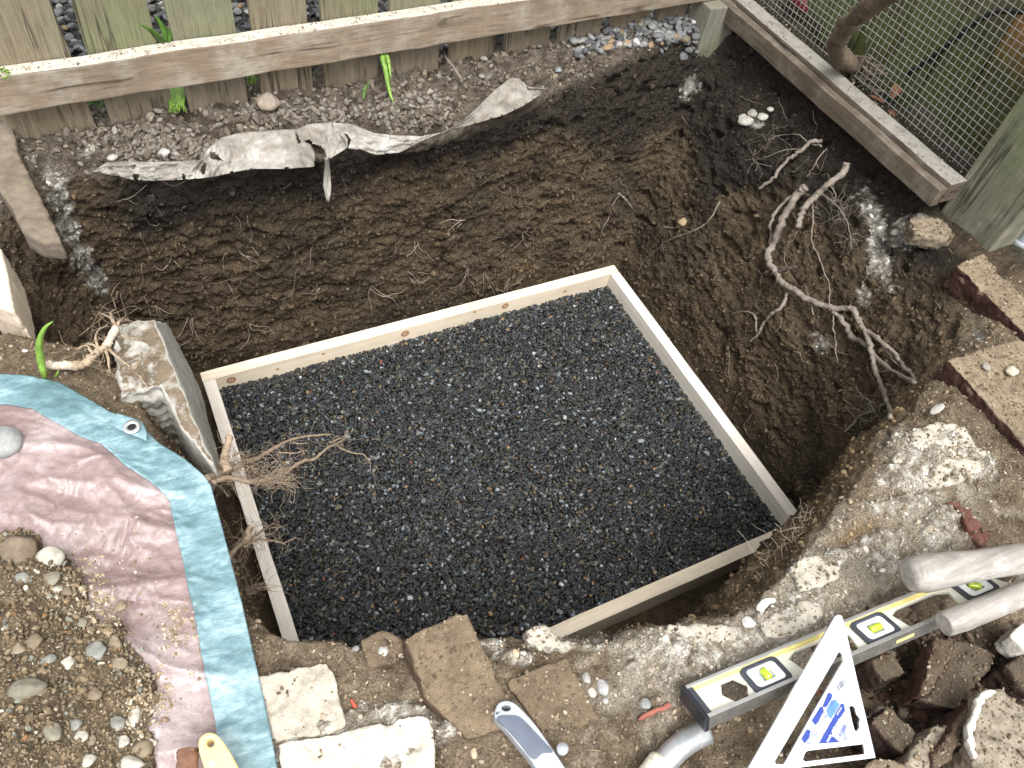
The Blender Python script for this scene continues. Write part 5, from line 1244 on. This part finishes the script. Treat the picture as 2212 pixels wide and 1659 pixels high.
for x, y, w, h, colr, lb in [(337, 957, 62, 66, (.38, .38, .37), 'pale grey angular pebble left of the raised paving brick'), (287, 923, 34, 38, WHT, 'small white chip above the pale grey pebble'), (170, 945, 40, 34, (.2, .2, .19), 'small dark pebble left of the pale grey pebble'),
                       (1552, 1120, 52, 66, (.30, .29, .27), 'grey rounded pebble, topmost of the cluster right of the knife'), (1648, 1170, 70, 80, (.33, .33, .33), 'largest light grey pebble of the cluster right of the knife'), (1585, 1210, 52, 56, (.44, .41, .36), 'cream pebble below the grey rounded pebble'), (1667, 1255, 38, 34, (.34, .33, .32), 'smallest grey pebble at the bottom of the cluster'),
                       (1905, 1275, 66, 60, (.24, .25, .24), 'dark grey pebble beside the red brick chip'), (1130, 970, 36, 50, (.55, .42, .25), 'cream oval pebble near the front lip'), (1170, 975, 42, 30, WHT, 'white chip next to the cream oval pebble'), (875, 1570, 34, 54, (.45, .36, .24), 'tan pebble left of the grey knife handle')]:
    q = z7(x, y); stone(q[0], q[1], w / 2.778, h / 2.778, colr, lb, 'pebble', .6, 'pebbles on the ground in front')
for x, y, w, h, colr, lb in [(555, 790, 84, 64, (.48, .46, .44), 'grey angular stone on the broken mortar above the level'), (1640, 228, 44, 40, (.34, .29, .21), 'brown pebble near the sunken broken brick'), (1355, 472, 42, 30, (.6, .56, .48), 'cream pebble left of the upper wooden handle'), (1140, 1290, 1, 1, WHT, '')]:
    if not lb: continue
    q = z8(x, y); stone(q[0], q[1], w / 2.778, h / 2.778, colr, lb, 'pebble', .8, 'pebbles on the ground in front')
for x, y, w, h, colr, lb in [(2135, 1002, 84, 56, (.45, .40, .31), 'oval tan pebble on the lower brick at the right edge'), (1985, 975, 50, 40, (.26, .24, .22), 'small grey crumb on the lower brick at the right edge'), (1690, 1228, 100, 44, (.33, .31, .28), 'flat slaty stone just left of the lower brick')]:
    q = z5(x, y); p = U(q[0], q[1], .030 if x > 1800 else .01); stone(q[0], q[1], w / 2.778, h / 2.778, colr, lb, 'pebble', .5, 'pebbles on the ground in front', at=p, rz=.1)
for (x, y, w, h, colr, lb, f) in [(545, 735, 90, 70, (.40, .38, .34), 'pale lime lump in the dark soil under the sill, lowest of its cluster', z3), (590, 690, 70, 60, (.30, .28, .24), 'pale lime lump above the lowest one under the sill', z3), (645, 705, 60, 50, (.46, .44, .38), 'greyish lime lump right in the cluster under the sill', z3), (690, 658, 34, 32, (.45, .43, .4), 'small white stone beside the lime lumps', z3), (525, 715, 50, 50, (.38, .36, .32), 'pale lime lump at the left of the cluster', z3),
                                (160, 1340, 60, 60, (.30, .22, .13), 'tan stone set in the wall at the thin curved root', z3), (2140, 240, 70, 50, (.13, .10, .06), 'brown stone among the river stones by the corner post', z2), (1385, 425, 40, 36, (.22, .24, .25), 'blue-grey pebble on the bank above the fabric end', z2),
                                (1610, 625, 130, 120, (.22, .18, .14), 'crumbly earth clod on the bank under the pickets', z1), (980, 925, 90, 60, (.34, .32, .30), 'light grey stone resting on the fabric edge, left part', z1), (1050, 940, 62, 50, (.30, .28, .25), 'grey stone just right of the light grey one on the fabric edge', z1), (675, 950, 60, 40, (.34, .31, .27), 'flat grey stone at the left tip of the fabric', z1)]:
    q = f(x, y); stone(q[0], q[1], w / 2.778, h / 2.778, colr, lb, 'stone' if w > 45 else 'pebble', .8, at=S(q[0], q[1], .002))
REDC = plain('brick_chip_red', (.34, .065, .035), .85, 0, .3, 60)
rough_block('brick_chip', [z7(130, 1245) + (.010,), z7(150, 1238) + (.010,), z7(182, 1292) + (.010,), z7(155, 1300) + (.010,)], (0, 0, -.007), REDC, 'small bright red brick chip left of the raised paving brick', 'brick chip', voxel=.0015, amp=.001, chips=.001)
rough_block('brick_chip', [z7(1858, 1362) + (.010,), z7(1900, 1330) + (.011,), z7(2055, 1258) + (.011,), z7(2070, 1290) + (.011,), z7(1960, 1335) + (.010,), z7(1880, 1372) + (.009,)], (0, 0, -.01), plain('faded_red', (.26, .085, .06), .9, 0, .3, 50, dirt=(.24, .18, .12), dirtamt=.4), 'long faded red brick sliver left of the level end', 'brick chip', voxel=.002, amp=.001, chips=.001)
bm = bmesh.new()
tube(bm, [U(*z8(625, 720), .006), U(*z8(636, 690), .008), U(*z8(668, 662), .010), U(*z8(715, 652), .008)], [.005, .0062, .0052, .003], 8, .1, 1., 0, 6)
tag(bm_obj('curved_shard', bm, plain('shard', (.74, .70, .62), .6)), 'curved cream shard lying at the pit lip above the level', 'shard')
bm = bmesh.new(); tube(bm, [U(*z2(700, 330), .03), U(*z2(740, 385), .03), U(*z2(780, 440), .03), U(*z2(812, 490), .02)], [.002, .003, .0032, .002], 6, .2, 1., .001, 5)
tag(bm_obj('twig', bm, ROOTM), 'short brown twig leaning on the bank under a picket', 'twig')

# ================================================================== TOOLS
ALU = plain('aluminium', (.80, .80, .80), .32, .85, .08, 60, bumpd=.0002)
LEVP = plain('level_painted_web', (.78, .77, .66), .42, .2, .06, 40)
YEL = plain('yellow_paint', (.70, .60, .20), .5, 0, .15, 60)
LSIDE = plain('level_side', (.12, .115, .105), .5, .3, .25, 60, dirt=(.22, .19, .14), dirtamt=.35)
BLK = plain('black_plastic', (.018, .020, .026), .35, 0, .2, 60)
DGRY = plain('dark_vial_surround', (.045, .05, .065), .5, 0, .2, 60)
WPL = plain('white_plastic', (.82, .82, .80), .4, 0, .04, 40)
def plate_mesh(outer, holes_, M4, t):
    """flat plate with openings; outlines in the plate's own plane"""
    bm = bmesh.new(); edges = []
    for lp in [outer] + holes_:
        vs_ = [bm.verts.new((p[0], p[1], 0)) for p in lp]
        for k in range(len(vs_)): edges.append(bm.edges.new((vs_[k], vs_[(k + 1) % len(vs_)])))
    bmesh.ops.triangle_fill(bm, use_beauty=True, use_dissolve=False, edges=edges, normal=(0, 0, 1))
    for f in bm.faces:
        if f.normal.z < 0: f.normal_flip()
    ext = bmesh.ops.extrude_face_region(bm, geom=list(bm.faces))
    bmesh.ops.translate(bm, vec=(0, 0, -t), verts=[g for g in ext['geom'] if isinstance(g, bmesh.types.BMVert)])
    bmesh.ops.recalc_face_normals(bm, faces=bm.faces); bm.transform(M4)
    me = bpy.data.meshes.new('plate'); bm.to_mesh(me); bm.free(); return me
def rrect(x0, y0, x1, y1, r, n=5):
    out = []
    for cx, cy, a0 in ((x1 - r, y1 - r, 0), (x0 + r, y1 - r, 90), (x0 + r, y0 + r, 180), (x1 - r, y0 + r, 270)):
        for k in range(n + 1): a = R_(a0 + 90 * k / n); out.append((cx + r * math.cos(a), cy + r * math.sin(a)))
    return out
a0_ = U(*z8(160, 1170), .040); a1_ = U(*z8(1560, 592), .046); b0_ = U(*z8(302, 1366), .063)
LM = frame_mx(a0_, Vector(a1_ - a0_), Vector(b0_ - a0_))
if LM.col[2][2] < 0:
    pass
wdir = Vector(b0_ - a0_); LW = float(wdir.dot(LM.col[1].xyz)); LL = .575
if LM.col[2][2] < 0:      # keep plate normal upward
    LM = LM @ Matrix(((1, 0, 0, 0), (0, 1, 0, 0), (0, 0, -1, 0), (0, 0, 0, 1)))
lev = empty('spirit_level', LM @ Vector((LL / 2, LW / 2, -.022)), 'pale spirit level with three vials lying under the metal square', 'spirit level')
def lbox(name, lo, hi, mat, bev=.0006): return link(name, box_mesh(name, lo, hi, LM, bev=bev), mat, lev)
lbox('upper_rail', (0.004, 0, -.021), (LL - .004, .0048, 0), ALU); lbox('lower_rail', (0.004, LW - .0048, -.021), (LL - .004, LW, 0), LSIDE)
lbox('rail_cap', (0.004, LW - .0050, 0.0002), (LL - .004, LW + .0001, .0009), ALU, .0002)
lbox('yellow_groove', (.006, .0050, -.0068), (LL - .006, .0078, -.0030), YEL, .0001)
def hexh(u0, u1, v0, v1, c_): return [(u0, (v0 + v1) / 2), (u0 + c_, v0), (u1 - c_, v0), (u1, (v0 + v1) / 2), (u1 - c_, v1), (u0 + c_, v1)]
v0, v1 = .0052, LW - .0050
vc = [.107, .284, .462]; vw = .028
hl = [hexh(.040, .078, v0 + .006, v1 - .004, .010)]
hl += [[(.150, v0 + .012), (.165, v0 + .005), (.228, v0 + .005), (.248, v0 + .012), (.242, v1 - .006), (.232, v1 - .003), (.166, v1 - .003), (.156, v1 - .006)], [(.322, v0 + .012), (.337, v0 + .005), (.405, v0 + .005), (.424, v0 + .012), (.418, v1 - .006), (.408, v1 - .003), (.338, v1 - .003), (.328, v1 - .006)], hexh(.502, .540, v0 + .006, v1 - .004, .010)]
vh = [rrect(u - .017, v0 + .009, u + .017, v1 - .009, .005) for u in vc]
web = plate_mesh([(.005, v0), (LL - .005, v0), (LL - .005, v1), (.005, v1)], hl + vh, LM @ Matrix.Translation((0, 0, -.0070)), .004)
link('web', web, LEVP, lev)
VIAL, nt, bs = new_mat('vial_liquid'); bs.inputs['Base Color'].default_value = (.42, .58, .03, 1); bs.inputs['Roughness'].default_value = .08; bs.inputs['Specular IOR Level'].default_value = .8; bs.inputs['Coat Weight'].default_value = .6
VINT = plain('vial_recess', (.48, .52, .52), .5)
for k, u in enumerate(vc):
    sr = link('vial_surround', plate_mesh(rrect(u - vw, v0 + .0008, u + vw, v1 - .0006, .008), [rrect(u - vw + .0065, v0 + .0065, u + vw - .0065, v1 - .0060, .006)], LM @ Matrix.Translation((0, 0, -.0020)), .014), DGRY, lev)
    md = sr.modifiers.new('b', 'BEVEL'); md.width = .0012; md.segments = 2; md.limit_method = 'ANGLE'
    ins = link('vial_plate', plate_mesh(rrect(u - vw + .0066, v0 + .0066, u + vw - .0066, v1 - .0061, .0059), [rrect(u - .010, v0 + .0135, u + .010, v1 - .0125, .003)], LM @ Matrix.Translation((0, 0, -.0038)), .004), WPL, sr)
    link('vial_recess', plate_mesh(rrect(u - .0102, v0 + .0132, u + .0102, v1 - .0122, .003), [], LM @ Matrix.Translation((0, 0, -.0080)), .002), VINT, sr)
    an = (R_(90), 0, R_(45))[k]; cv = (v0 + v1) / 2; ca_, sa_ = math.cos(an) * .0085, math.sin(an) * .0072
    bm = bmesh.new(); cyl(bm, np.array(LM @ Vector((u - ca_, cv - sa_, -.0042))), np.array(LM @ Vector((u + ca_, cv + sa_, -.0042))), .0050, 16); bm_obj('vial', bm, VIAL, sr)
lbox('end_cap', (-.002, -.0008, -.0225), (.0040, LW + .0012, .0012), BLK, .0012); lbox('end_cap', (.0042, v0, -.006), (.012, v1, -.0012), DGRY, .0006); lbox('end_cap', (LL - .004, -.0008, -.0225), (LL + .002, LW + .0012, .0012), BLK, .0012)
lbox('edge_window', (.295, LW, -.013), (.325, LW + .0006, -.008), YEL, .0002)
link('label_patch', plate_mesh(rrect(.545, v0 + .006, .566, v1 - .006, .002), [], LM @ Matrix.Translation((0, 0, -.0066)), .0004), plain('red_label', (.60, .05, .06), .5), lev)

# metal square -----------------------------------------------------------
SQ = plain('brushed_aluminium', (.72, .74, .79), .34, .85, .05, 9, bumpd=.00005)
pA, pP = U(*zb(1470, 190), .098), U(*zb(1800, 1475), .066)
pT0 = U(*zb(611, 1636), .078)
SM = frame_mx(pP, Vector(pA - pP), Vector(pT0 - pP))
if SM.col[2][2] < 0: SM = SM @ Matrix(((1, 0, 0, 0), (0, 1, 0, 0), (0, 0, -1, 0), (0, 0, 0, 1)))
SI = np.array(SM.inverted())
def sq2(x, y, lift=0.):
    """a point of the square's own plane, seen at that pixel"""
    r = ray(*zb(x, y)); nrm_ = np.array(SM.col[2].xyz); o_ = np.array(SM.col[3].xyz) + nrm_ * lift
    p = CAM + r * ((o_ - CAM) @ nrm_) / (r @ nrm_); q = SI @ np.append(p, 1); return (float(q[0]), float(q[1]))
apexw = sq2(1428, 205)
sq = empty('speed_square', pP, 'shiny triangular metal carpenter square leaning across the spirit level', 'carpenter square')
outer = [sq2(1432, 200), sq2(1460, 185), sq2(1496, 195), sq2(1520, 270), sq2(1640, 800), sq2(1800, 1475), sq2(1200, 1552), sq2(611, 1636), sq2(640, 1585)]
hol = [[sq2(1432, 588), sq2(1462, 530), sq2(1484, 522), sq2(1500, 545), sq2(1505, 605), sq2(1250, 1035), sq2(985, 1510), sq2(965, 1532), sq2(900, 1532), sq2(893, 1505)],
       [sq2(1145, 1490), sq2(1165, 1430), sq2(1190, 1412), sq2(1440, 1382), sq2(1690, 1352), sq2(1700, 1440), sq2(1420, 1475), sq2(1165, 1507)],
       [sq2(1562, 1020), sq2(1588, 1003), sq2(1612, 1022), sq2(1625, 1075), sq2(1640, 1095), sq2(1660, 1125), sq2(1648, 1155), sq2(1652, 1200), sq2(1632, 1233), sq2(1612, 1228), sq2(1590, 1150)]]
o = link('blade', plate_mesh(outer, hol, SM, .0040), SQ, sq); md = o.modifiers.new('b', 'BEVEL'); md.width = .0006; md.segments = 2; md.limit_method = 'ANGLE'
hy = [sq2(1432, 200), sq2(1470, 190), sq2(1520, 270), sq2(1500, 330), sq2(760, 1600), sq2(611, 1636)]
TICK = plain('engraved_mark', (.35, .37, .40), .5, .5)
bm = bmesh.new()
eA, eP = np.array(sq2(1530, 330)), np.array(sq2(1792, 1440))
for k in range(33):
    p_ = eA + (eP - eA) * k / 32 + np.array((0, 0)); dirn = np.array(sq2(1500, 330)) - np.array(sq2(1530, 330)); dirn /= np.linalg.norm(dirn); l_ = .006 if k % 4 == 0 else .003
    q_ = p_ + dirn * l_; w_ = .00018
    bm.faces.new([bm.verts.new(SM @ Vector((a[0], a[1], .0004))) for a in ((p_[0] - w_, p_[1]), (p_[0] + w_, p_[1]), (q_[0] + w_, q_[1]), (q_[0] - w_, q_[1]))])
bm_obj('scale_marks', bm, TICK, sq, smooth=False)
def decal(name, pts, h, mat, parent): return link(name, plate_mesh([sq2(*p) for p in pts], [], SM @ Matrix.Translation((0, 0, h)), .0003), mat, parent)
STW = plain('sticker_silver', (.36, .38, .45), .35, .3, .6, 110)
STB = plain('sticker_blue', (.008, .030, .22), .4, 0, .15, 40)
STL = plain('sticker_light_blue', (.06, .16, .34), .4, 0, .35, 60)
st = decal('sticker', [(1165, 1355), (1300, 1090), (1380, 975), (1500, 985), (1545, 1130), (1588, 1322), (1300, 1350)], .0005, STW, sq)
decal('blue_patch', [(1322, 1008), (1372, 887), (1406, 905), (1398, 945), (1350, 1018), (1326, 1018)], .0009, STB, st)
decal('blue_patch', [(1222, 1140), (1300, 1018), (1322, 1014), (1325, 1055), (1280, 1150), (1252, 1180)], .0009, STB, st)
decal('blue_patch', [(1128, 1305), (1180, 1218), (1212, 1232), (1195, 1290), (1158, 1348)], .0009, STB, st)
decal('blue_band', [(1283, 1348), (1488, 985), (1510, 995), (1520, 1045), (1400, 1268), (1440, 1310), (1475, 1335)], .0009, STB, st)
decal('picture_patch', [(1350, 1050), (1400, 960), (1432, 950), (1472, 992), (1400, 1115), (1378, 1110)], .0009, STL, st)
INKW = plain('white_ink', (.80, .82, .88), .5); INKB = plain('blue_ink', (.02, .06, .40), .5); INKK = plain('dark_ink', (.06, .07, .10), .5)
def text(body, a, b, hgt, mat, parent, lift=.0016, name='lettering'):
    """a runs to b (pixels in the close-up), letters standing up off that line"""
    cu = bpy.data.curves.new(name, 'FONT'); cu.body = body; cu.size = 1; cu.extrude = .0; cu.align_x = 'LEFT'; cu.materials.append(mat)
    o = bpy.data.objects.new(name, cu); COL.objects.link(o)
    A2, B2 = np.array(sq2(*a)), np.array(sq2(*b)); dv = B2 - A2; Lx = np.linalg.norm(dv); dv /= Lx
    m = SM.copy(); X_ = SM.to_3x3() @ Vector((dv[0], dv[1], 0)); Zn = Vector(SM.col[2].xyz); Y_ = Zn.cross(X_)
    mm = Matrix.Identity(4); wid_ = {'MAGNUM. Rafter Square': 10.6, 'empire': 3.0, 'PIVOT': 2.7, 'MAGNUM': 4.2}.get(body, len(body) * .5)
    sx = Lx / wid_
    o_ = SM @ Vector((A2[0], A2[1], lift)); base_l = root_loc(parent)
    for i_ in range(3): mm[i_][0], mm[i_][1], mm[i_][2], mm[i_][3] = X_[i_] * sx, Y_[i_] * hgt, Zn[i_] * .01, o_[i_] - base_l[i_]
    dg = bpy.context.evaluated_depsgraph_get(); dg.update(); me = bpy.data.meshes.new_from_object(o.evaluated_get(dg)); bpy.data.objects.remove(o)
    o = bpy.data.objects.new(name, me); COL.objects.link(o)
    if not me.materials: me.materials.append(mat)
    o.parent = parent; o.matrix_local = mm; return o
text('MAGNUM. Rafter Square', (1500, 1070), (1345, 1330), .0052, INKW, st)
text('MAGNUM', (1478, 1015), (1440, 1080), .0028, INKW, st)
text('rafter & framing tool', (1465, 1115), (1375, 1265), .0026, INKW, st)
text('empire', (1512, 1170), (1452, 1275), .0080, INKB, st)
text('PIVOT', (1722, 1345), (1750, 1452), .0050, TICK, sq, .0004)
bm = bmesh.new()
for k in range(16):
    a = np.array(sq2(1420 + k * 5.6, 845 - k * 5.6)); b = np.array(sq2(1446 + k * 5.6, 895 - k * 5.6)); w_ = random.choice((.0001, .0002, .00032)); n_ = np.array((-(b - a)[1], (b - a)[0])); n_ /= np.linalg.norm(n_)
    bm.faces.new([bm.verts.new(SM @ Vector((*q_, .0007))) for q_ in (a - n_ * w_, a + n_ * w_, b + n_ * w_, b - n_ * w_)])
bm_obj('barcode', bm, INKK, sq, smooth=False)

# knife -------------------------------------------------------------------
KG = plain('knife_grey', (.40, .43, .47), .42, .3, .12, 50, dirt=(.35, .30, .22), dirtamt=.12); KD = plain('knife_grip', (.085, .10, .135), .6, 0, .15, 50, dirt=(.2, .18, .15), dirtamt=.1)
def flatbody(name, pts, z, t, mat, parent, bev=.004, holes_=[]):
    M4 = Matrix.Translation((0, 0, z))
    me = plate_mesh([tuple(U(*p, z)[:2]) for p in pts], [[tuple(U(*p, z)[:2]) for p in h] for h in holes_], M4, t)
    o = link(name, me, mat, parent); md = o.modifiers.new('b', 'BEVEL'); md.width = bev; md.segments = 4; md.limit_method = 'ANGLE'; md.angle_limit = R_(50)
    me.polygons.foreach_set('use_smooth', [True] * len(me.polygons)); return o
kn = empty('utility_knife', U(*z7(1200, 1480), .01), 'curved grey utility knife with dark rubber grip at the bottom edge', 'knife')
def smoothp(P, n=4): 
    P = [np.array(p, float) for p in P]; out = []
    for k in range(len(P)):
        p0, p1, p2, p3 = P[k - 1], P[k], P[(k + 1) % len(P)], P[(k + 2) % len(P)]
        for j in range(n):
            t = j / n; out.append(tuple(.5 * (2 * p1 + (p2 - p0) * t + (2 * p0 - 5 * p1 + 4 * p2 - p3) * t * t + (3 * p1 - p0 - 3 * p2 + p3) * t ** 3)))
    return out
body = smoothp([z7(1002, 1330), z7(1020, 1275), z7(1060, 1254), z7(1110, 1262), z7(1165, 1305), z7(1250, 1400), z7(1335, 1520), z7(1415, 1640), z7(1490, 1760), z7(1560, 1900), z7(1400, 1950), z7(1310, 1780), z7(1225, 1620), z7(1150, 1525), z7(1065, 1420), z7(1015, 1370)])
eye = [(z7(1072, 1297)[0] + 10 * math.cos(a), z7(1072, 1297)[1] + 6.5 * math.sin(a)) for a in np.linspace(0, 6.28, 17)[:-1]]
flatbody('body', body, .040, .020, KG, kn, .005, [eye])
flatbody('grip', smoothp([z7(1018, 1372), z7(1030, 1345), z7(1090, 1342), z7(1150, 1350), z7(1215, 1410), z7(1300, 1500), z7(1352, 1560), z7(1290, 1570), z7(1235, 1605), z7(1160, 1520), z7(1075, 1420)]), .0425, .004, KD, kn, .0015)
bm = bmesh.new(); q = U(*z7(1405, 1550), .034); cyl(bm, q, q + (0, 0, .006), .007, 16); bm_obj('button', bm, KG, kn)

# shafts ------------------------------------------------------------------
SHW = wood_material('weathered_handle', (.36, .34, .31), (.085, .07, .06), 'x', dirt=(.46, .44, .41), dirtamt=.4, crack=.35, grain=.7, rough=.30)
def shaft(name, p, q, prof, mat, label):
    """prof: (fraction, radius)"""
    p, q = np.array(p), np.array(q); bm = bmesh.new(); L_ = [p + (q - p) * t for t, r in prof]
    tube(bm, L_, [r for t, r in prof], 24, .03, 2., 0, 4); o = bm_obj(name, bm, mat); return tag(o, label, 'wooden handle', 'worn wooden tool handles at the right edge')
p1_ = U(*z8(1505, 505), .120); q1_ = U(*z8(2700, 330), .135); d1 = (q1_ - p1_)
shaft('tool_handle', p1_, p1_ + d1 * 1.0, [(0, .002), (.006, .014), (.02, .0205), (.05, .0240), (.10, .0245), (.2, .0230), (.4, .0205), (1, .020)], SHW, 'thick rounded grey wooden handle crossing above the level')
p2_ = U(*z8(1725, 800), .105); q2_ = U(*z8(2700, 430), .12)
shaft('tool_handle', p2_, q2_, [(0, .004), (.003, .0125), (.012, .0150), (.05, .0165), (.15, .0165), (.35, .0160), (1, .0155)], SHW, 'thinner blunt-ended wooden handle below the rounded one')
# curved steel tool
STEEL = plain('scuffed_steel', (.50, .52, .54), .42, .7, .2, 60, dirt=(.40, .36, .29), dirtamt=.3)
tl = empty('hand_hoe', U(*z8(60, 1640), .01), 'curved scuffed steel hook poking out from under the level end', 'hand tool')
ctr_ = [z8(330, 1425), z8(240, 1465), z8(160, 1520), z8(90, 1590), z8(40, 1660), z8(0, 1760)]
Pn = catmull([U(*q, z) for q, z in zip(ctr_, (.020, .026, .030, .028, .024, .02))], 6); GG = np.zeros((len(Pn), 6, 3))
for k, p in enumerate(Pn):
    t_ = Pn[min(k + 1, len(Pn) - 1)] - Pn[max(k - 1, 0)]; t_ /= np.linalg.norm(t_); s_ = np.cross(t_, (0, 0, 1)); s_ /= np.linalg.norm(s_)
    for j in range(6): f = j / 5 - .5; GG[k, j] = p + s_ * f * .030 + np.array((0, 0, -.02 * f * f * 2))
o = link('steel_strap', grid_mesh('strap', GG), STEEL, tl, smooth=True); md = o.modifiers.new('t', 'SOLIDIFY'); md.thickness = .004; md.offset = -1
bm = bmesh.new(); tube(bm, [U(*z8(30, 1625), .026), U(*z8(-40, 1720), .03), U(*z8(-120, 1850), .03)], [.015, .015, .014], 16, .02, 0, 0, 5); bm_obj('handle', bm, wood_material('cream_handle', (.74, .68, .58), (.6, .52, .42), 'y', dirt=(.5, .42, .32), dirtamt=.2), tl)
# yellow handle bottom left and rusty stub
yh = empty('yellow_handle', U(*z6(1290, 1560), .05), 'yellow plastic tool handle with hanging hole on the tarp', 'tool handle')
YP = plain('yellow_plastic', (.74, .56, .24), .4, 0, .12, 40, dirt=(.7, .66, .55), dirtamt=.25)
flatbody('grip', smoothp([z6(1190, 1520), z6(1200, 1475), z6(1245, 1445), z6(1295, 1455), z6(1340, 1500), z6(1390, 1580), z6(1450, 1700), z6(1500, 1850), z6(1340, 1880), z6(1250, 1720), z6(1205, 1600)]), .085, .022, YP, yh, .007,
         [[(z6(1262, 1507)[0] + 8.5 * math.cos(a), z6(1262, 1507)[1] + 9.5 * math.sin(a)) for a in np.linspace(0, 6.28, 15)[:-1]]])
bm = bmesh.new(); tube(bm, [U(*z6(1130, 1560), .075), U(*z6(1125, 1640), .078), U(*z6(1120, 1760), .08)], [.011, .0105, .011], 12, .1, 0, 0, 5)
tag(bm_obj('rusty_rod', bm, plain('rust', (.20, .10, .06), .85, 0, .4, 60, dirt=(.4, .3, .22), dirtamt=.3)), 'rusty brown rod end beside the yellow handle', 'rod')

# ================================================================== GRASS
GRN = plain('grass_blade', (.065, .15, .022), .5, 0, .45, 60); GRL = plain('young_blade', (.15, .27, .04), .5, 0, .45, 60)
def blades(name, label, root, specs, mat):
    bm = bmesh.new()
    for k, (pts, w) in enumerate(specs):
        C_ = catmull(pts, 6); n = len(C_); prev = None
        for i, p in enumerate(C_):
            t_ = C_[min(i + 1, n - 1)] - C_[max(i - 1, 0)]; s_ = np.cross(t_, CAM - p); s_ = s_ / (np.linalg.norm(s_) + 1e-9)
            f = i / (n - 1); ww_ = w * (min(1, .55 + f * 2) * (1 - f ** 2.2) + .03); nn = np.cross(s_, t_); nn /= np.linalg.norm(nn) + 1e-9
            rg = [bm.verts.new(Vector(p - s_ * ww_ / 2)), bm.verts.new(Vector(p + nn * ww_ * .18)), bm.verts.new(Vector(p + s_ * ww_ / 2))]
            if prev:
                for j in (0, 1): bm.faces.new((prev[j], prev[j + 1], rg[j + 1], rg[j]))
            prev = rg
    me = bpy.data.meshes.new(name); bm.to_mesh(me); bm.free(); o = link(name, me, mat, origin=root, smooth=True)
    md = o.modifiers.new('t', 'SOLIDIFY'); md.thickness = .0004; return tag(o, label, 'grass')
r0 = U(*z4(272, 790), .03)
blades('grass_tuft', 'single broad bright green blade standing on the ledge above the tarp', r0, [([U(*z4(272, 800), .02), U(*z4(245, 690), .05), U(*z4(235, 590), .08), U(*z4(265, 500), .11), U(*z4(320, 450), .12)], .011), ([U(*z4(330, 790), .02), U(*z4(345, 765), .03), U(*z4(352, 745), .035)], .004)], GRL)
ry = .70
def F1(x, y, yy=ry): return U(x, y, yy, axis=1)
blades('grass_tuft', 'long leaning green blades poking through the picket gap, third from left', F1(*z1(985, 255)), [([F1(*z1(985, 260), .64), F1(*z1(930, 200), .62), F1(*z1(830, 138), .60)], .011), ([F1(*z1(1000, 255), .64), F1(*z1(975, 160), .64), F1(*z1(925, 85), .64)], .011), ([F1(*z1(1010, 255), .64), F1(*z1(1020, 200), .64), F1(*z1(985, 150), .63)], .010), ([F1(*z1(980, 258), .64), F1(*z1(940, 230), .63), F1(*z1(900, 195), .62)], .008)], GRN)
sp_ = []
for k in range(26):
    x = random.uniform(1015, 1105); sp_.append(([F1(*z1(x, 520), .70), F1(*z1(x + random.uniform(-15, 15), 600), .665), F1(*z1(x + random.uniform(-30, 40), random.uniform(640, 690)), .63)], .006))
blades('grass_tuft', 'bushy pale green tuft hanging below the rail in the second picket gap', F1(*z1(1060, 600)), sp_, GRL)
sp_ = []
for cx, cy in ((585, 615), (1505, 475)):
    pass
for k in range(22):
    x = random.uniform(540, 625); y = random.uniform(600, 640); sp_.append(([F1(*z1(x, y), .70), F1(*z1(x + random.uniform(-20, 20), y - 12), .69), F1(*z1(x + random.uniform(-30, 30), y + random.uniform(-10, 20)), .68)], .003))
blades('grass_tuft', 'small mossy green tuft in the leftmost picket gap under the rail', F1(*z1(585, 620)), sp_, GRN)
sp_ = []
for k in range(26):
    x = random.uniform(1475, 1540); y = random.uniform(465, 500); sp_.append(([F1(*z1(x, y), .70), F1(*z1(x + random.uniform(-20, 20), y - 12), .69), F1(*z1(x + random.uniform(-30, 30), y + random.uniform(-10, 20)), .68)], .003))
blades('grass_tuft', 'small fern-like green tuft in the third picket gap under the rail', F1(*z1(1505, 480)), sp_, GRL)
blades('grass_tuft', 'bright green hanging blades in the picket gap above the fabric', F1(*z2(340, 330)), [([F1(*z2(335, 320), .66), F1(*z2(350, 440), .62), F1(*z2(375, 560), .58), F1(*z2(398, 622), .56)], .0105), ([F1(*z2(325, 320), .66), F1(*z2(335, 380), .64), F1(*z2(350, 440), .62)], .012), ([F1(*z2(355, 320), .66), F1(*z2(370, 400), .64), F1(*z2(378, 490), .62)], .009), ([F1(*z2(345, 320), .66), F1(*z2(365, 360), .65), F1(*z2(372, 420), .64)], .010)], GRL)
blades('grass_tuft', 'lone curved green blade left of the bright hanging blades', F1(*z2(215, 580), .6), [([F1(*z2(215, 590), .58), F1(*z2(225, 530), .60), F1(*z2(262, 478), .62)], .006)], GRN)
sp_ = []
for k in range(16):
    x = random.uniform(-10, 60); y = random.uniform(410, 480); sp_.append(([U(*z1(x, y), .16), U(*z1(x + random.uniform(-20, 20), y - 10), .17), U(*z1(x + random.uniform(-30, 30), y + random.uniform(-15, 15)), .165)], .003))
blades('grass_tuft', 'tiny green sprouts on the left end of the fence rail', U(*z1(20, 450), .155), sp_, GRL)

COL.children.unlink(_tmp); bpy.data.collections.remove(_tmp)
